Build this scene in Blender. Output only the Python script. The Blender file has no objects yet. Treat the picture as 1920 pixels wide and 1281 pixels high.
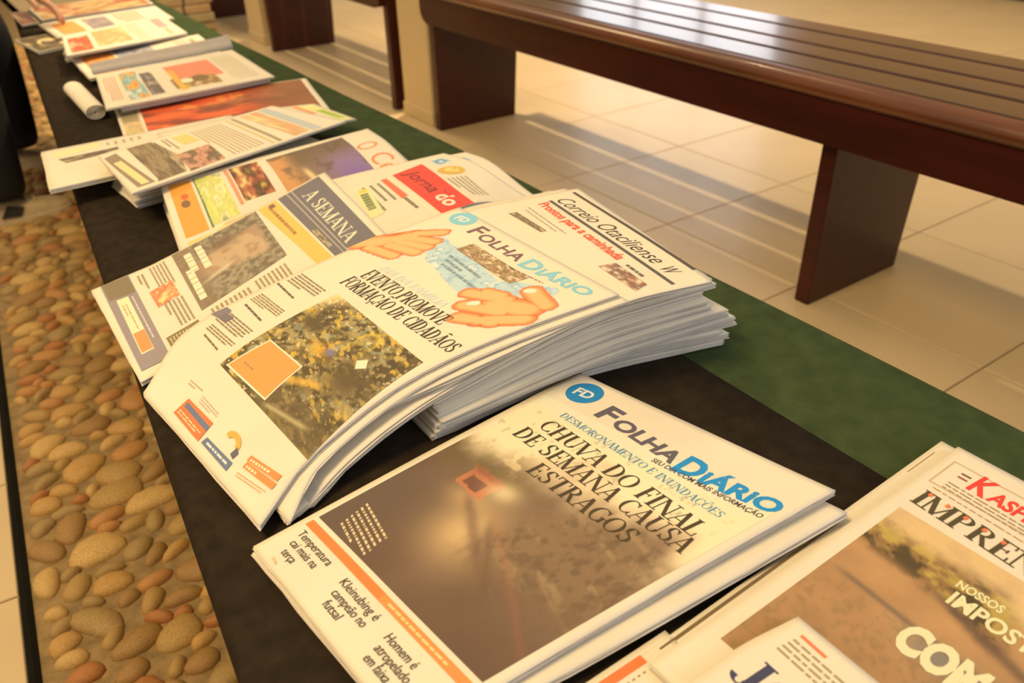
import bpy, bmesh, math, random
import numpy as np
from mathutils import Matrix, Vector
random.seed(7); RNG = np.random.default_rng(7)
scene = bpy.context.scene
COL = scene.collection

# ------------------------------------------------------------------ camera
ROT = Matrix(((0.81835102, 0.3190651, -0.47801576), (-0.5743478, 0.4241513, -0.70015732), (-0.02064476, 0.84752176, 0.53035898)))
cd = bpy.data.cameras.new('camera'); cam = bpy.data.objects.new('camera', cd); COL.objects.link(cam)
cam.matrix_world = Matrix.Translation((0, 0, .95)) @ ROT.to_4x4()
cd.sensor_width = 36; cd.lens = 28.8; cd.clip_start = .02
cd.dof.use_dof = True; cd.dof.focus_distance = .80; cd.dof.aperture_fstop = 6.3
scene.camera = cam

# ------------------------------------------------------------------ world and lamps
w = bpy.data.worlds.new('world'); scene.world = w; w.use_nodes = True
bg = w.node_tree.nodes['Background']; bg.inputs[0].default_value = (1.0, .83, .60, 1); bg.inputs[1].default_value = .42
def area(name, loc, target, size, energy, color, sy=None):
    l = bpy.data.lights.new(name, 'AREA'); l.energy = energy; l.color = color; l.size = size
    if sy: l.shape = 'RECTANGLE'; l.size_y = sy
    o = bpy.data.objects.new(name, l); COL.objects.link(o); o.location = loc
    o.rotation_euler = (Vector(target) - Vector(loc)).to_track_quat('-Z', 'Y').to_euler()
    return o
area('ceiling_lamp_front', (-.85, .85, 2.7), (.15, .8, .3), .9, 54, (1, .68, .29))
area('ceiling_lamp_bench', (1.80, 3.1, 2.95), (1.8, 2.7, 0), .10, 78, (1, .74, .42))
area('ceiling_lamp_far', (1.2, 4.4, 3.1), (1.0, 4.0, 0), .8, 40, (1, .72, .38))
area('cool_fill_near', (1.6, -3.0, 2.3), (.6, 1.0, .3), 2.2, 42, (.76, .85, 1.0))  # cool fill added behind the camera for the pile's near side; no window there
scene.view_settings.view_transform = 'Standard'; scene.view_settings.look = 'None'
scene.view_settings.exposure = 0.18; scene.view_settings.gamma = 1.0
scene.view_settings.use_curve_mapping = False

# ------------------------------------------------------------------ materials
def lin(c): return tuple(((x / 12.92) if x <= .04045 else ((x + .055) / 1.055) ** 2.4) for x in c)
def s255(r, g, b): return lin((r / 255, g / 255, b / 255))
def mat(name, color, rough=.6, noise=0, scale=20, bump=0, bscale=200, coat=0, spec=.5, stretch=None, sheen=0, color2=None, emit=None):
    m = bpy.data.materials.new(name); m.use_nodes = True; nt = m.node_tree; N = nt.nodes; L = nt.links
    b = N['Principled BSDF']; b.inputs['Base Color'].default_value = (*color, 1); b.inputs['Roughness'].default_value = rough
    b.inputs['Specular IOR Level'].default_value = spec; b.inputs['Coat Weight'].default_value = coat; b.inputs['Coat Roughness'].default_value = .12
    b.inputs['Sheen Weight'].default_value = sheen
    tc = N.new('ShaderNodeTexCoord'); mp = N.new('ShaderNodeMapping'); L.new(tc.outputs['Object'], mp.inputs[0])
    if stretch: mp.inputs['Scale'].default_value = stretch
    if noise or color2:
        n = N.new('ShaderNodeTexNoise'); n.inputs['Scale'].default_value = scale; n.inputs['Detail'].default_value = 6; L.new(mp.outputs[0], n.inputs[0])
        r = N.new('ShaderNodeValToRGB'); r.color_ramp.elements[0].position = .3; r.color_ramp.elements[1].position = .7
        c2 = color2 or tuple(min(1, x * (1 + noise)) for x in color); c1 = color if color2 else tuple(x * (1 - noise) for x in color)
        r.color_ramp.elements[0].color = (*c1, 1); r.color_ramp.elements[1].color = (*c2, 1)
        L.new(n.outputs[0], r.inputs[0]); L.new(r.outputs[0], b.inputs['Base Color'])
    if bump:
        n2 = N.new('ShaderNodeTexNoise'); n2.inputs['Scale'].default_value = bscale; n2.inputs['Detail'].default_value = 4; L.new(mp.outputs[0], n2.inputs[0])
        bp = N.new('ShaderNodeBump'); bp.inputs['Strength'].default_value = bump; bp.inputs['Distance'].default_value = .002
        L.new(n2.outputs[0], bp.inputs['Height']); L.new(bp.outputs[0], b.inputs['Normal'])
    if emit:
        b.inputs['Emission Color'].default_value = (*emit[:3], 1); b.inputs['Emission Strength'].default_value = emit[3]
    return m
M = dict(
    paper=mat('newsprint', (.79, .735, .615), .75, .035, 14, .12, 60, spec=.25),
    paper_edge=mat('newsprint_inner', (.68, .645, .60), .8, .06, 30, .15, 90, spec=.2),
    black=mat('black_felt', (.030, .0225, .0155), .97, .22, 60, .4, 900, spec=.04),
    green=mat('green_felt', (.052, .078, .034), .97, .18, 45, .4, 900, spec=.05),
    wood=mat('mahogany', (.036, .0060, .0035), .36, 0, 5, .05, 25, coat=.08, spec=.35, stretch=(6, .6, 6), color2=(.064, .0095, .005)),
    slat=mat('varnished_slat', (.040, .012, .008), .28, 0, 5, .04, 25, coat=.35, stretch=(6, .5, 6), color2=(.085, .026, .012)),
    nose=mat('lit_front_slat', (.085, .025, .010), .30, 0, 5, .04, 25, coat=.3, stretch=(6, .5, 6), color2=(.19, .060, .018)),  # orange lamplight on the rounded front slat put into its colour
    tile=mat('floor_tile', (.64, .50, .31), .40, .05, 3, spec=.45, coat=.08),
    grout=mat('grout', (.30, .235, .15), .9, .15, 40),
    cement=mat('pebble_cement', (.27, .185, .085), .9, .3, 40, .8, 120),
    gutter=mat('dark_channel', (.008, .007, .005), .8, .2, 30, spec=.1),
    cream=mat('cream_paint', (.70, .56, .33), .55, .04, 2, .05, 40),
    table=mat('table_wood', (.16, .09, .05), .6, .2, 8, stretch=(1, 8, 8)),
    trouser=mat('black_trousers', (.008, .008, .011), .9, .3, 90, .4, 700),
    jacket=mat('black_jacket', (.007, .007, .009), .85, .3, 60, .4, 500),
    skin=mat('skin', (.52, .29, .19), .5, .08, 20, .1, 200),
    hair=mat('dark_hair', (.02, .012, .008), .5, .3, 80, .5, 300),
    shoe=mat('cream_suede', (.55, .43, .27), .8, .12, 50, .2, 400),
    sole=mat('cream_rubber', (.62, .52, .36), .6, .06, 30),
    dark=mat('dark_patch', (.02, .018, .016), .7, .2, 50),
    brass=mat('bracket_metal', (.20, .14, .07), .4, .2, 40),
    frame=mat('window_frame', (.25, .22, .18), .5, .1, 10),
    glow=mat('daylit_glass', (.8, .85, .9), .3, emit=(.90, .93, 1.0, 2.6)),
    base=mat('dark_skirting', (.02, .022, .02), .5, .2, 10),
)
PEB = [mat('river_pebble', c, .5, .38, 34, .35, 60, spec=.4) for c in ((.50, .30, .10), (.42, .27, .095), (.48, .24, .085), (.37, .25, .10), (.34, .20, .07), (.42, .18, .06), (.56, .37, .14))]
def ink_material():
    m = bpy.data.materials.new('printed_ink'); m.use_nodes = True; nt = m.node_tree; b = nt.nodes['Principled BSDF']
    a = nt.nodes.new('ShaderNodeVertexColor'); a.layer_name = 'Col'
    n = nt.nodes.new('ShaderNodeTexNoise'); n.inputs['Scale'].default_value = 500
    mx = nt.nodes.new('ShaderNodeMix'); mx.data_type = 'RGBA'; mx.blend_type = 'OVERLAY'; mx.inputs['Factor'].default_value = .12
    nt.links.new(a.outputs[0], mx.inputs['A']); nt.links.new(n.outputs[0], mx.inputs['B']); nt.links.new(mx.outputs['Result'], b.inputs['Base Color'])
    b.inputs['Roughness'].default_value = .62; b.inputs['Specular IOR Level'].default_value = .3
    return m
M['ink'] = ink_material()

# ------------------------------------------------------------------ object helpers
def link(name, me, m, parent=None, loc=(0, 0, 0), rz=0):
    o = bpy.data.objects.new(name, me); COL.objects.link(o)
    if m is not None and not me.materials: me.materials.append(m)
    o.location = loc; o.rotation_euler = (0, 0, rz)
    if parent: o.parent = parent
    return o
def tag(o, label, cat, group=None, kind=None):
    o['label'] = label
    if cat: o['category'] = cat
    if group: o['group'] = group
    if kind: o['kind'] = kind
    return o
def thing(name, loc, label, cat, group=None, kind=None):
    o = bpy.data.objects.new(name, None); COL.objects.link(o); o.location = loc; o.empty_display_size = .05
    return tag(o, label, cat, group, kind)
def from_data(name, verts, faces, m, parent=None, smooth=False, cols=None, offset=None):
    me = bpy.data.meshes.new(name)
    v = np.asarray(verts, float)
    if offset is not None: v = v - np.asarray(offset, float)
    me.from_pydata(v.tolist(), [], faces); me.update()
    if smooth: me.polygons.foreach_set('use_smooth', [True] * len(me.polygons))
    if cols is not None:
        ca = me.color_attributes.new('Col', 'FLOAT_COLOR', 'POINT')
        c = np.ones((len(v), 4)); c[:, :3] = cols; ca.data.foreach_set('color', c.ravel())
    return link(name, me, m, parent)
def bevel_box(name, dims, m, parent=None, loc=(0, 0, 0), bev=.003, seg=2, rz=0):
    bm = bmesh.new(); bmesh.ops.create_cube(bm, size=1); bmesh.ops.scale(bm, vec=dims, verts=bm.verts)
    if bev: bmesh.ops.bevel(bm, geom=list(bm.edges), offset=bev, segments=seg, profile=.5, affect='EDGES')
    me = bpy.data.meshes.new(name); bm.to_mesh(me); bm.free()
    return link(name, me, m, parent, loc, rz)

TZ = .455          # table top height
def front_x(y): return .045 + (y - .4) * .0857
def gut_x(y): return -.133 + (y - .93) * .073

# ------------------------------------------------------------------ floor, tiles, pebbles, walls
fl = from_data('floor', [(-2.6, -2.2, -.05), (7.2, -2.2, -.05), (7.2, 8.6, -.05), (-2.6, 8.6, -.05), (-2.6, -2.2, -.004), (7.2, -2.2, -.004), (7.2, 8.6, -.004), (-2.6, 8.6, -.004)],
               [(3, 2, 1, 0), (4, 5, 6, 7), (0, 1, 5, 4), (1, 2, 6, 5), (2, 3, 7, 6), (3, 0, 4, 7)], M['grout'])
tag(fl, 'beige ceramic tiled floor under the benches', None, kind='structure')
def tile_mesh(dx, dy):
    bm = bmesh.new(); bmesh.ops.create_cube(bm, size=1); bmesh.ops.scale(bm, vec=(dx, dy, .012), verts=bm.verts)
    bmesh.ops.bevel(bm, geom=[e for e in bm.edges if all(v.co.z > 0 for v in e.verts)], offset=.0015, segments=1, affect='EDGES')
    me = bpy.data.meshes.new('tile'); bm.to_mesh(me); bm.free(); me.materials.append(M['tile']); return me
tm = tile_mesh(.493, .450); TX, TY = .496, .453
for i in range(-1, 10):
    for j in range(-5, 15):
        x = 1.564 + TX * (i - .5); y = 1.048 + TY * (j - .5)
        if x < .55 or x > 5.6 or y > 7.6 or y < -1.2: continue
        link('tile', tm, None, fl, (x, y, -.006))
tm2 = tile_mesh(.287, .287)
ang = math.atan(.073)
for i in range(4):
    for j in range(20):
        px, py = -.165 - .29 * i, .05 + .29 * (j + .2)
        y = py; x = gut_x(y) - .0185 - .145 - .29 * i
        link('tile', tm2, None, fl, (x, y, -.006), -ang)
pp = from_data('pebble_path', [(gut_x(-1.2) - .01, -1.2, .0), (.62, -1.2, .0), (.62, 7.4, .0), (gut_x(7.4) - .01, 7.4, .0), (gut_x(-1.2) - .01, -1.2, -.03), (.62, -1.2, -.03), (.62, 7.4, -.03), (gut_x(7.4) - .01, 7.4, -.03)],
               [(0, 1, 2, 3), (7, 6, 5, 4), (0, 4, 5, 1), (1, 5, 6, 2), (2, 6, 7, 3), (3, 7, 4, 0)], M['cement'])
tag(pp, 'path of brown river pebbles set in cement beside the table', None, kind='structure')
g = from_data('trim_1', [(gut_x(y) + dx, y, z) for y in (-1.2, 7.4) for (dx, z) in ((-.017, -.02), (-.017, .004), (-.009, .006), (-.002, .003), (-.002, -.02))],
              [(0, 1, 6, 5), (1, 2, 7, 6), (2, 3, 8, 7), (3, 4, 9, 8), (4, 0, 5, 9), (4, 3, 2, 1, 0), (5, 6, 7, 8, 9)], M['gutter'])
tag(g, 'thin dark edging strip between pebble path and pale tiles', None, kind='structure')
def pebble_mesh(k):
    rr = random.Random(k); seg = 12; V = []; F = []
    ph = [rr.uniform(0, 6.28) for _ in range(3)]; am = [rr.uniform(.03, .10) for _ in range(3)]; e = rr.uniform(2.0, 2.6)
    for h, r in ((-.35, .92), (.1, 1.0), (.52, .86), (.83, .52)):
        for s in range(seg):
            a = s / seg * 2 * math.pi; rad = r * (1 + sum(am[q] * math.sin((q + 1) * a + ph[q]) for q in range(3)))
            ca, sa = math.cos(a), math.sin(a); q = (abs(ca) ** e + abs(sa) ** e) ** (-1 / e)
            V.append((rad * q * ca * .5, rad * q * sa * .5, h * .5 * (1 + .06 * math.sin(a + ph[0]))))
    V.append((rr.uniform(-.05, .05), rr.uniform(-.05, .05), .48)); t = len(V) - 1
    for q in range(3):
        for s in range(seg):
            a, b = q * seg + s, q * seg + (s + 1) % seg; F.append((a, b, b + seg, a + seg))
    for s in range(seg): F.append((3 * seg + s, 3 * seg + (s + 1) % seg, t))
    return V, F
PM = []
for k in range(14):
    V_, F_ = pebble_mesh(k); me = bpy.data.meshes.new('pebble'); me.from_pydata(V_, [], F_); me.update()
    me.polygons.foreach_set('use_smooth', [True] * len(F_)); me.materials.append(PEB[k % 7]); PM.append((me, V_, F_))
spots = []; tries = 0
rr = random.Random(3)
while tries < 60000 and len(spots) < 1700:
    tries += 1
    y = .55 + 4.9 * rr.random() ** 1.25; gx = gut_x(y)
    x = gx + .012 + rr.random() * (.30 + max(0, .0144 * (y - .8)))
    big = 1 if tries < 22000 else .66
    a = (rr.uniform(.048, .078) if rr.random() < .75 else rr.uniform(.075, .098)) * big; b = a * rr.uniform(.5, .78); th = rr.gauss(.18, .45)
    if x - a * .46 * abs(math.cos(th)) - .02 < gx - .012: continue
    ok = True
    for (x2, y2, a2, b2, t2) in spots:
        dx, dy = x - x2, y - y2
        if dx * dx + dy * dy > .011: continue
        d = math.hypot(dx, dy); ph = math.atan2(dy, dx)
        def rad(A, B, t): c, s = math.cos(ph - t), math.sin(ph - t); return .5 / math.sqrt((c / A) ** 2 + (s / B) ** 2)
        if d < (rad(a, b, th) + rad(a2, b2, t2)) * .93: ok = False; break
    if ok: spots.append((x, y, a, b, th))
# the pebbles in view sit left of the table edge; the nearest 300 are single parts
def visible(p): return p[0] < .105 + (p[1] - .77) * .0873
vis = sorted([p for p in spots if visible(p)], key=lambda p: math.hypot(p[0], p[1])); hid = [p for p in spots if not visible(p)]
for n, (x, y, a, b, th) in enumerate(vis[:300]):
    me = PM[rr.randrange(14)][0]; o = link('pebble', me, None, pp, (x, y, -.002), th); o.scale = (a, b, .024 + a * .16)
SV, SF = [], []
for (x, y, a, b, th) in vis[300:] + hid:
    _, V_, F_ = PM[rr.randrange(14)]; n0 = len(SV); c, s = math.cos(th), math.sin(th)
    for (vx, vy, vz) in V_: SV.append((x + c * vx * a - s * vy * b, y + s * vx * a + c * vy * b, -.002 + vz * (.024 + a * .16)))
    SF += [tuple(q + n0 for q in f) for f in F_]
o = from_data('pebbles', SV, SF, None, pp, True); o['kind'] = 'stuff'
for m_ in PEB: o.data.materials.append(m_)
nf = len(PM[0][2]); o.data.polygons.foreach_set('material_index', [(i // nf) * 5 % 7 for i in range(len(o.data.polygons))])

# walls well behind the benches, with the daylit window that the varnish mirrors
wb = bevel_box('wall_back', (10.2, .15, 3.4), M['cream'], None, (2.0, 7.75, 1.7), 0); tag(wb, 'cream painted wall at the far end of the hall', None, kind='structure')
wr = bevel_box('wall_right', (.15, 10.4, 3.4), M['cream'], None, (5.72, 2.6, 1.7), 0); tag(wr, 'cream painted wall beyond the long bench', None, kind='structure')
bb = bevel_box('baseboard_right', (.03, 10.2, .16), M['base'], None, (5.63, 2.55, .08), .004); tag(bb, 'dark skirting board at the foot of the far wall', None, kind='structure')
win = bevel_box('window_1', (.03, 2.5, 1.6), M['glow'], None, (5.63, 5.6, 1.75), 0); tag(win, 'large bright daylit window in the wall beyond the benches', None, kind='structure')
for dy in (-1.25, -.42, .42, 1.25): bevel_box('window_frame', (.05, .06, 1.66), M['frame'], win, (-.02, dy, 0), .004)
for dz in (-.8, .8): bevel_box('window_frame', (.05, 2.56, .06), M['frame'], win, (-.02, 0, dz), .004)

# ------------------------------------------------------------------ cream pillars
def pillar(x, y, dx, dy, label):
    t = thing('pillar', (x, y, 0), label, 'pillar', 'cream pillars between the benches')
    bevel_box('shaft', (dx, dy, 3.3), M['cream'], t, (0, 0, 1.65), .008); bevel_box('plinth', (dx + .008, dy + .008, .05), M['cream'], t, (0, 0, .025), .004)
pillar(1.63, 2.80, .26, .22, 'square cream pillar just behind the end of the nearest bench')
pillar(1.64, 4.58, .26, .22, 'square cream pillar at the far end of the second bench')

# ------------------------------------------------------------------ benches
def bench(y0, y1, legs, label):
    L = y1 - y0; yc = (y0 + y1) / 2
    t = thing('bench', (1.68, yc, 0), label, 'bench', 'dark varnished slatted benches')
    def P(name, dims, loc, m, bev=.006, seg=3): return bevel_box(name, dims, m, t, (loc[0] - 1.68, loc[1] - yc, loc[2]), bev, seg)
    def rail(x, s):
        # rail with rounded lower corners at its ends
        pts = [(-L / 2 + .012, .475), (L / 2 - .012, .475)]
        r = .05
        for q in range(7): a = q / 6 * math.pi / 2; pts.append((L / 2 - .012 - r + r * math.cos(a), .385 + r - r * math.sin(a)))
        for q in range(7): a = q / 6 * math.pi / 2; pts.append((-L / 2 + .012 + r - r * math.sin(a), .385 + r - r * math.cos(a)))
        n = len(pts); V_ = [(x - 1.68 - .015, p[0], p[1]) for p in pts] + [(x - 1.68 + .015, p[0], p[1]) for p in pts]
        F_ = [tuple(range(n)), tuple(range(2 * n - 1, n - 1, -1))] + [(i, n + i, n + (i + 1) % n, (i + 1) % n) for i in range(n)]
        o = from_data('rail', V_, [tuple(reversed(f)) for f in F_], M['wood'], t)
    rail(1.477, 1); rail(1.885, -1)
    edges = [1.452, 1.487, 1.595, 1.693, 1.813, 1.909]
    # round nosed front slat, then four flat slats with open gaps
    V_, F_ = [], []; prof = [(1.484, .515), (1.466, .514), (1.455, .508), (1.449, .497), (1.450, .486), (1.457, .477), (1.468, .475), (1.484, .475)]
    n = len(prof)
    for yy in (-L / 2, L / 2): V_ += [(p[0] - 1.68, yy, p[1]) for p in prof]
    F_ = [(i, (i + 1) % n, n + (i + 1) % n, n + i) for i in range(n)] + [tuple(range(n - 1, -1, -1)), tuple(range(n, 2 * n))]
    o = from_data('slat', V_, F_, M['nose'], t, True)
    try: o.data.set_sharp_from_angle(angle=.9)
    except Exception: pass
    for a, b in zip(edges[1:], edges[2:]): P('slat', (b - a - .013, L, .030), ((a + b) / 2, yc, .500), M['slat'], .004, 2)
    for ly in legs:
        # plank leg, a little narrower at its foot
        V_ = []
        for z, xa, xb in ((0, 1.492, 1.832), (.385, 1.492, 1.852), (.484, 1.50, 1.85)):
            for yy in (-.019, .019): V_ += [(xa - 1.68, ly - yc + yy, z), (xb - 1.68, ly - yc + yy, z)]
        F_ = [(0, 1, 5, 4)[::1], (4, 5, 9, 8), (3, 2, 6, 7), (7, 6, 10, 11), (2, 0, 4, 6), (6, 4, 8, 10), (1, 3, 7, 5), (5, 7, 11, 9), (2, 3, 1, 0), (8, 9, 11, 10)]
        o = from_data('leg', V_, F_, M['wood'], t)
        bv = o.modifiers.new('b', 'BEVEL'); bv.width = .004; bv.segments = 2
        P('bracket', (.05, .012, .03), (1.62, ly - .026, .372), M['brass'], .003)
        P('cross_brace', (.36, .045, .04), (1.68, ly, .464), M['wood'], .003)
    return t
bench(-.75, 2.672, (2.64, .99, -.62), 'long dark mahogany slatted bench nearest the newspapers')
bench(2.955, 4.40, (2.985, 4.31), 'shorter dark wooden bench behind the first cream pillar')
bench(4.78, 6.4, (5.43, 6.3), 'farthest dark wooden bench past the second cream pillar')

# ------------------------------------------------------------------ table with its cloths
Y0, Y1 = -.75, 3.42; BX = .755
t = thing('display_table', (.4, 1.3, 0), 'long low trestle table under black and green cloths', 'table')
def tp(name, verts, faces, m): return from_data(name, verts, faces, m, t, offset=(.4, 1.3, 0))
def quad_slab(x0a, x1a, ya, x0b, x1b, yb, z0, z1):
    return [(x0a, ya, z0), (x1a, ya, z0), (x1b, yb, z0), (x0b, yb, z0), (x0a, ya, z1), (x1a, ya, z1), (x1b, yb, z1), (x0b, yb, z1)]
BOX = [(3, 2, 1, 0), (4, 5, 6, 7), (0, 1, 5, 4), (1, 2, 6, 5), (2, 3, 7, 6), (3, 0, 4, 7)]
tp('tabletop', quad_slab(front_x(Y0) + .012, BX - .022, Y0 + .01, front_x(Y1) + .012, BX - .022, Y1 - .01, TZ - .034, TZ - .004), BOX, M['table'])
for ly in (-.55, 1.2, 3.2):
    for lx in (front_x(ly) + .07, BX - .09): bevel_box('leg', (.05, .05, TZ - .034), M['table'], t, (lx - .4, ly - 1.3, (TZ - .034) / 2), .004)
    bevel_box('crossbar', (BX - front_x(ly) - .2, .03, .05), M['table'], t, ((front_x(ly) + BX) / 2 - .4, ly - 1.3, TZ - .07), .003)
def cloth(name, fx, bx, z, drop_f, drop_b, m, label, seed, wav):
    # closed thin sheet: drapes over front and back edge with soft folds
    rr = random.Random(seed); ny = 150; V_ = []; F_ = []; prof = []
    ys = [Y0 + (Y1 - Y0) * i / ny for i in range(ny + 1)]
    ph = [rr.uniform(0, 6.28) for _ in range(4)]
    def row(y, off):
        a, b = fx(y), bx(y) + wav * (math.sin(y * 3.1 + ph[0]) + .6 * math.sin(y * 7.3 + ph[1])); p = []
        wv = lambda d: .010 * d / .3 * (math.sin(y * 17 + ph[2]) + .6 * math.sin(y * 31 + ph[3]))
        if drop_f:
            for d in (drop_f, drop_f * .5, .05, .014): p.append((a - .004 + .03 * d + .25 * wv(d) - off, y, z - d))
            p.append((a - .001 - off * .7, y, z - .004 + off * .7))
        p.append((a + .006, y, z + off))
        for q in range(1, 8): p.append((a + .006 + (b - a - .012) * q / 8, y, z + off))
        p.append((b - .006, y, z + off))
        if drop_b:
            p.append((b + .001 + off * .7, y, z - .004 + off * .7))
            for d in (.014, .05, drop_b * .5, drop_b): p.append((b + .004 + wv(d) + off, y, z - d))
        return p
    n = len(row(0, 0))
    for off in (0, .0012):
        for y in ys: V_ += row(y, off)
    N_ = n * (ny + 1)
    for i in range(ny):
        for j in range(n - 1):
            a = i * n + j; F_.append((N_ + a, N_ + a + 1, N_ + a + n + 1, N_ + a + n)); F_.append((a + n, a + n + 1, a + 1, a))
        for j in (0, n - 1):
            a = i * n + j; F_.append((a, N_ + a, N_ + a + n, a + n) if j == 0 else (a + n, N_ + a + n, N_ + a, a))
    for i in (0, ny):
        for j in range(n - 1):
            a = i * n + j; F_.append((a, a + 1, N_ + a + 1, N_ + a) if i == 0 else (N_ + a, N_ + a + 1, a + 1, a))
    return tag(from_data(name, V_, F_, m, None, True), label, 'tablecloth')
cloth('green_tablecloth', lambda y: front_x(y) + .05, lambda y: BX - .006 + .004, TZ - .0034, 0, .30, M['green'], 'dark green felt cloth showing along the back of the table', 5, .004)
cloth('black_tablecloth', lambda y: front_x(y), lambda y: .588, TZ - .0016, .34, 0, M['black'], 'black felt cloth under the newspapers', 9, .0012)

# ------------------------------------------------------------------ page surfaces
def VV(*a): return [np.array(p, float) for p in a]
PAPERS = dict(
    fd_flood=(VV((.092, .511, .010), (.27, .527, .014), (.451, .540, .018)), VV((.112, .288, .016), (.33, .279, .0205), (.501, .267, .028))),
    imprensa=(VV((.272, .243, .014), (.650, .245, .016)), VV((.28, -.03, .014), (.655, -.03, .016))),
    jornal_near=(VV((.03, .215, .022), (.318, .212, .024), (.375, .204, .026)), VV((.02, -.06, .022), (.30, -.065, .024), (.37, -.07, .026))),
    near2=(VV((-.03, .262, .0045), (.304, .260, .0065)), VV((-.04, -.01, .012), (.30, -.02, .019))),
    fd_top=(VV((.076, .79, .010), (.148, .865, .026), (.268, .852, .062), (.47, .793, .112)), VV((.104, .526, .010), (.17, .566, .026), (.299, .573, .062), (.477, .513, .112))),
    correio=(VV((.26, .83, .046), (.45, .80, .092), (.627, .761, .106)), VV((.20, .545, .034), (.40, .515, .088), (.575, .484, .106))),
    semana=(VV((.081, 1.07, .008), (.25, 1.10, .027), (.444, 1.143, .058)), VV((.079, .815, .006), (.24, .85, .025), (.416, .888, .060))),
    jornal=(VV((.30, 1.185, .026), (.46, 1.15, .044), (.637, 1.115, .055)), VV((.33, .915, .030), (.51, .92, .046), (.60, .925, .044), (.688, .93, .022))),
    celeiro=(VV((.236, 1.315, .042), (.625, 1.375, .045)), VV((.198, 1.04, .014), (.600, 1.08, .034))),
    n10=(VV((.183, 1.45, .058), (.51, 1.531, .062)), VV((.187, 1.243, .058), (.595, 1.39, .05))),
    n10b=(VV((.116, 1.612, .034), (.45, 1.60, .040)), VV((.096, 1.407, .034), (.43, 1.40, .040))),
    n11=(VV((.30, 1.93, .012), (.71, 1.86, .016)), VV((.262, 1.66, .010), (.650, 1.59, .014))),
    n12=(VV((.309, 2.106, .040), (.631, 2.12, .048)), VV((.269, 1.816, .036), (.637, 1.859, .032))),
    n13=(VV((.309, 2.44, .022), (.65, 2.467, .027)), VV((.304, 2.17, .020), (.635, 2.20, .022))),
    n14=(VV((.325, 2.60, .046), (.615, 2.69, .052)), VV((.290, 2.33, .046), (.62, 2.46, .036))),
)
def edge(pts, ts, t):
    n = len(pts)
    if n == 2: return pts[0] + (pts[1] - pts[0]) * t
    m = []
    for i in range(n):
        if i == 0: m.append((pts[1] - pts[0]) / (ts[1] - ts[0]))
        elif i == n - 1: m.append((pts[-1] - pts[-2]) / (ts[-1] - ts[-2]))
        else: m.append((pts[i + 1] - pts[i - 1]) / (ts[i + 1] - ts[i - 1]))
    i = 0
    while i < n - 2 and t > ts[i + 1]: i += 1
    h = ts[i + 1] - ts[i]; s = (t - ts[i]) / h
    return (2 * s ** 3 - 3 * s ** 2 + 1) * pts[i] + (s ** 3 - 2 * s ** 2 + s) * h * m[i] + (-2 * s ** 3 + 3 * s ** 2) * pts[i + 1] + (s ** 3 - s ** 2) * h * m[i + 1]
def knots(pts):
    d = [0.]
    for a, b in zip(pts, pts[1:]): d.append(d[-1] + float(np.linalg.norm(b - a)))
    return [x / d[-1] for x in d]
class Surf:
    """page surface: u 0..1 left to right, v 0..1 top to bottom, heights above the table cloth"""
    K = 96
    def __init__(s, L, R, dz=0, warp=0, seed=0):
        kl, kr = knots(L), knots(R); T = [(i - 12) / (s.K - 24) for i in range(s.K + 1)]
        s.l = np.array([edge(L, kl, 1 - t) for t in T]); s.r = np.array([edge(R, kr, 1 - t) for t in T]); s.dz = dz
        rg = np.random.default_rng(seed); s.ph = rg.uniform(0, 6.28, 4); s.warp = warp
        s.W = float(np.linalg.norm(L[-1] - R[-1])); s.H = float(np.linalg.norm(L[-1] - L[0]))
    def at(s, u, v):
        u = np.asarray(u, float); v = np.asarray(v, float)
        q = np.clip(v * (s.K - 24) + 12, 0, s.K - 1e-6); i = q.astype(int); f = (q - i)[..., None]
        a = s.l[i] * (1 - f) + s.l[i + 1] * f; b = s.r[i] * (1 - f) + s.r[i + 1] * f
        p = a * (1 - u[..., None]) + b * u[..., None]
        p[..., 2] += TZ + s.dz
        if s.warp: p[..., 2] += s.warp * (np.sin(u * 4 + s.ph[0]) * np.sin(v * 5 + s.ph[1]) + .5 * np.sin(u * 9 + v * 3 + s.ph[2]))
        return p
ZF = {}
def surf(key, dz=0, warp=.0004):
    if key in ZF: return Field(*PAPERS[key], ZF[key])
    return Surf(*PAPERS[key], dz=dz, warp=warp, seed=abs(sum(map(ord, key))))
class Blend:
    """surface part of the way from low to high, nudged sideways"""
    def __init__(s, lo, hi, f): s.lo, s.hi, s.f = lo, hi, f
    def at(s, u, v): return s.lo.at(u, v) * (1 - s.f) + s.hi.at(u, v) * s.f
class Field(Surf):
    """page whose height is a function of where it lies"""
    def __init__(s, L, R, zf): Surf.__init__(s, L, R); s.zf = zf; s.L0, s.R0 = L, R
    def at(s, u, v): p = Surf.at(s, u, v); p[..., 2] = TZ + s.zf(p[..., 0], p[..., 1]); return p
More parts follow.
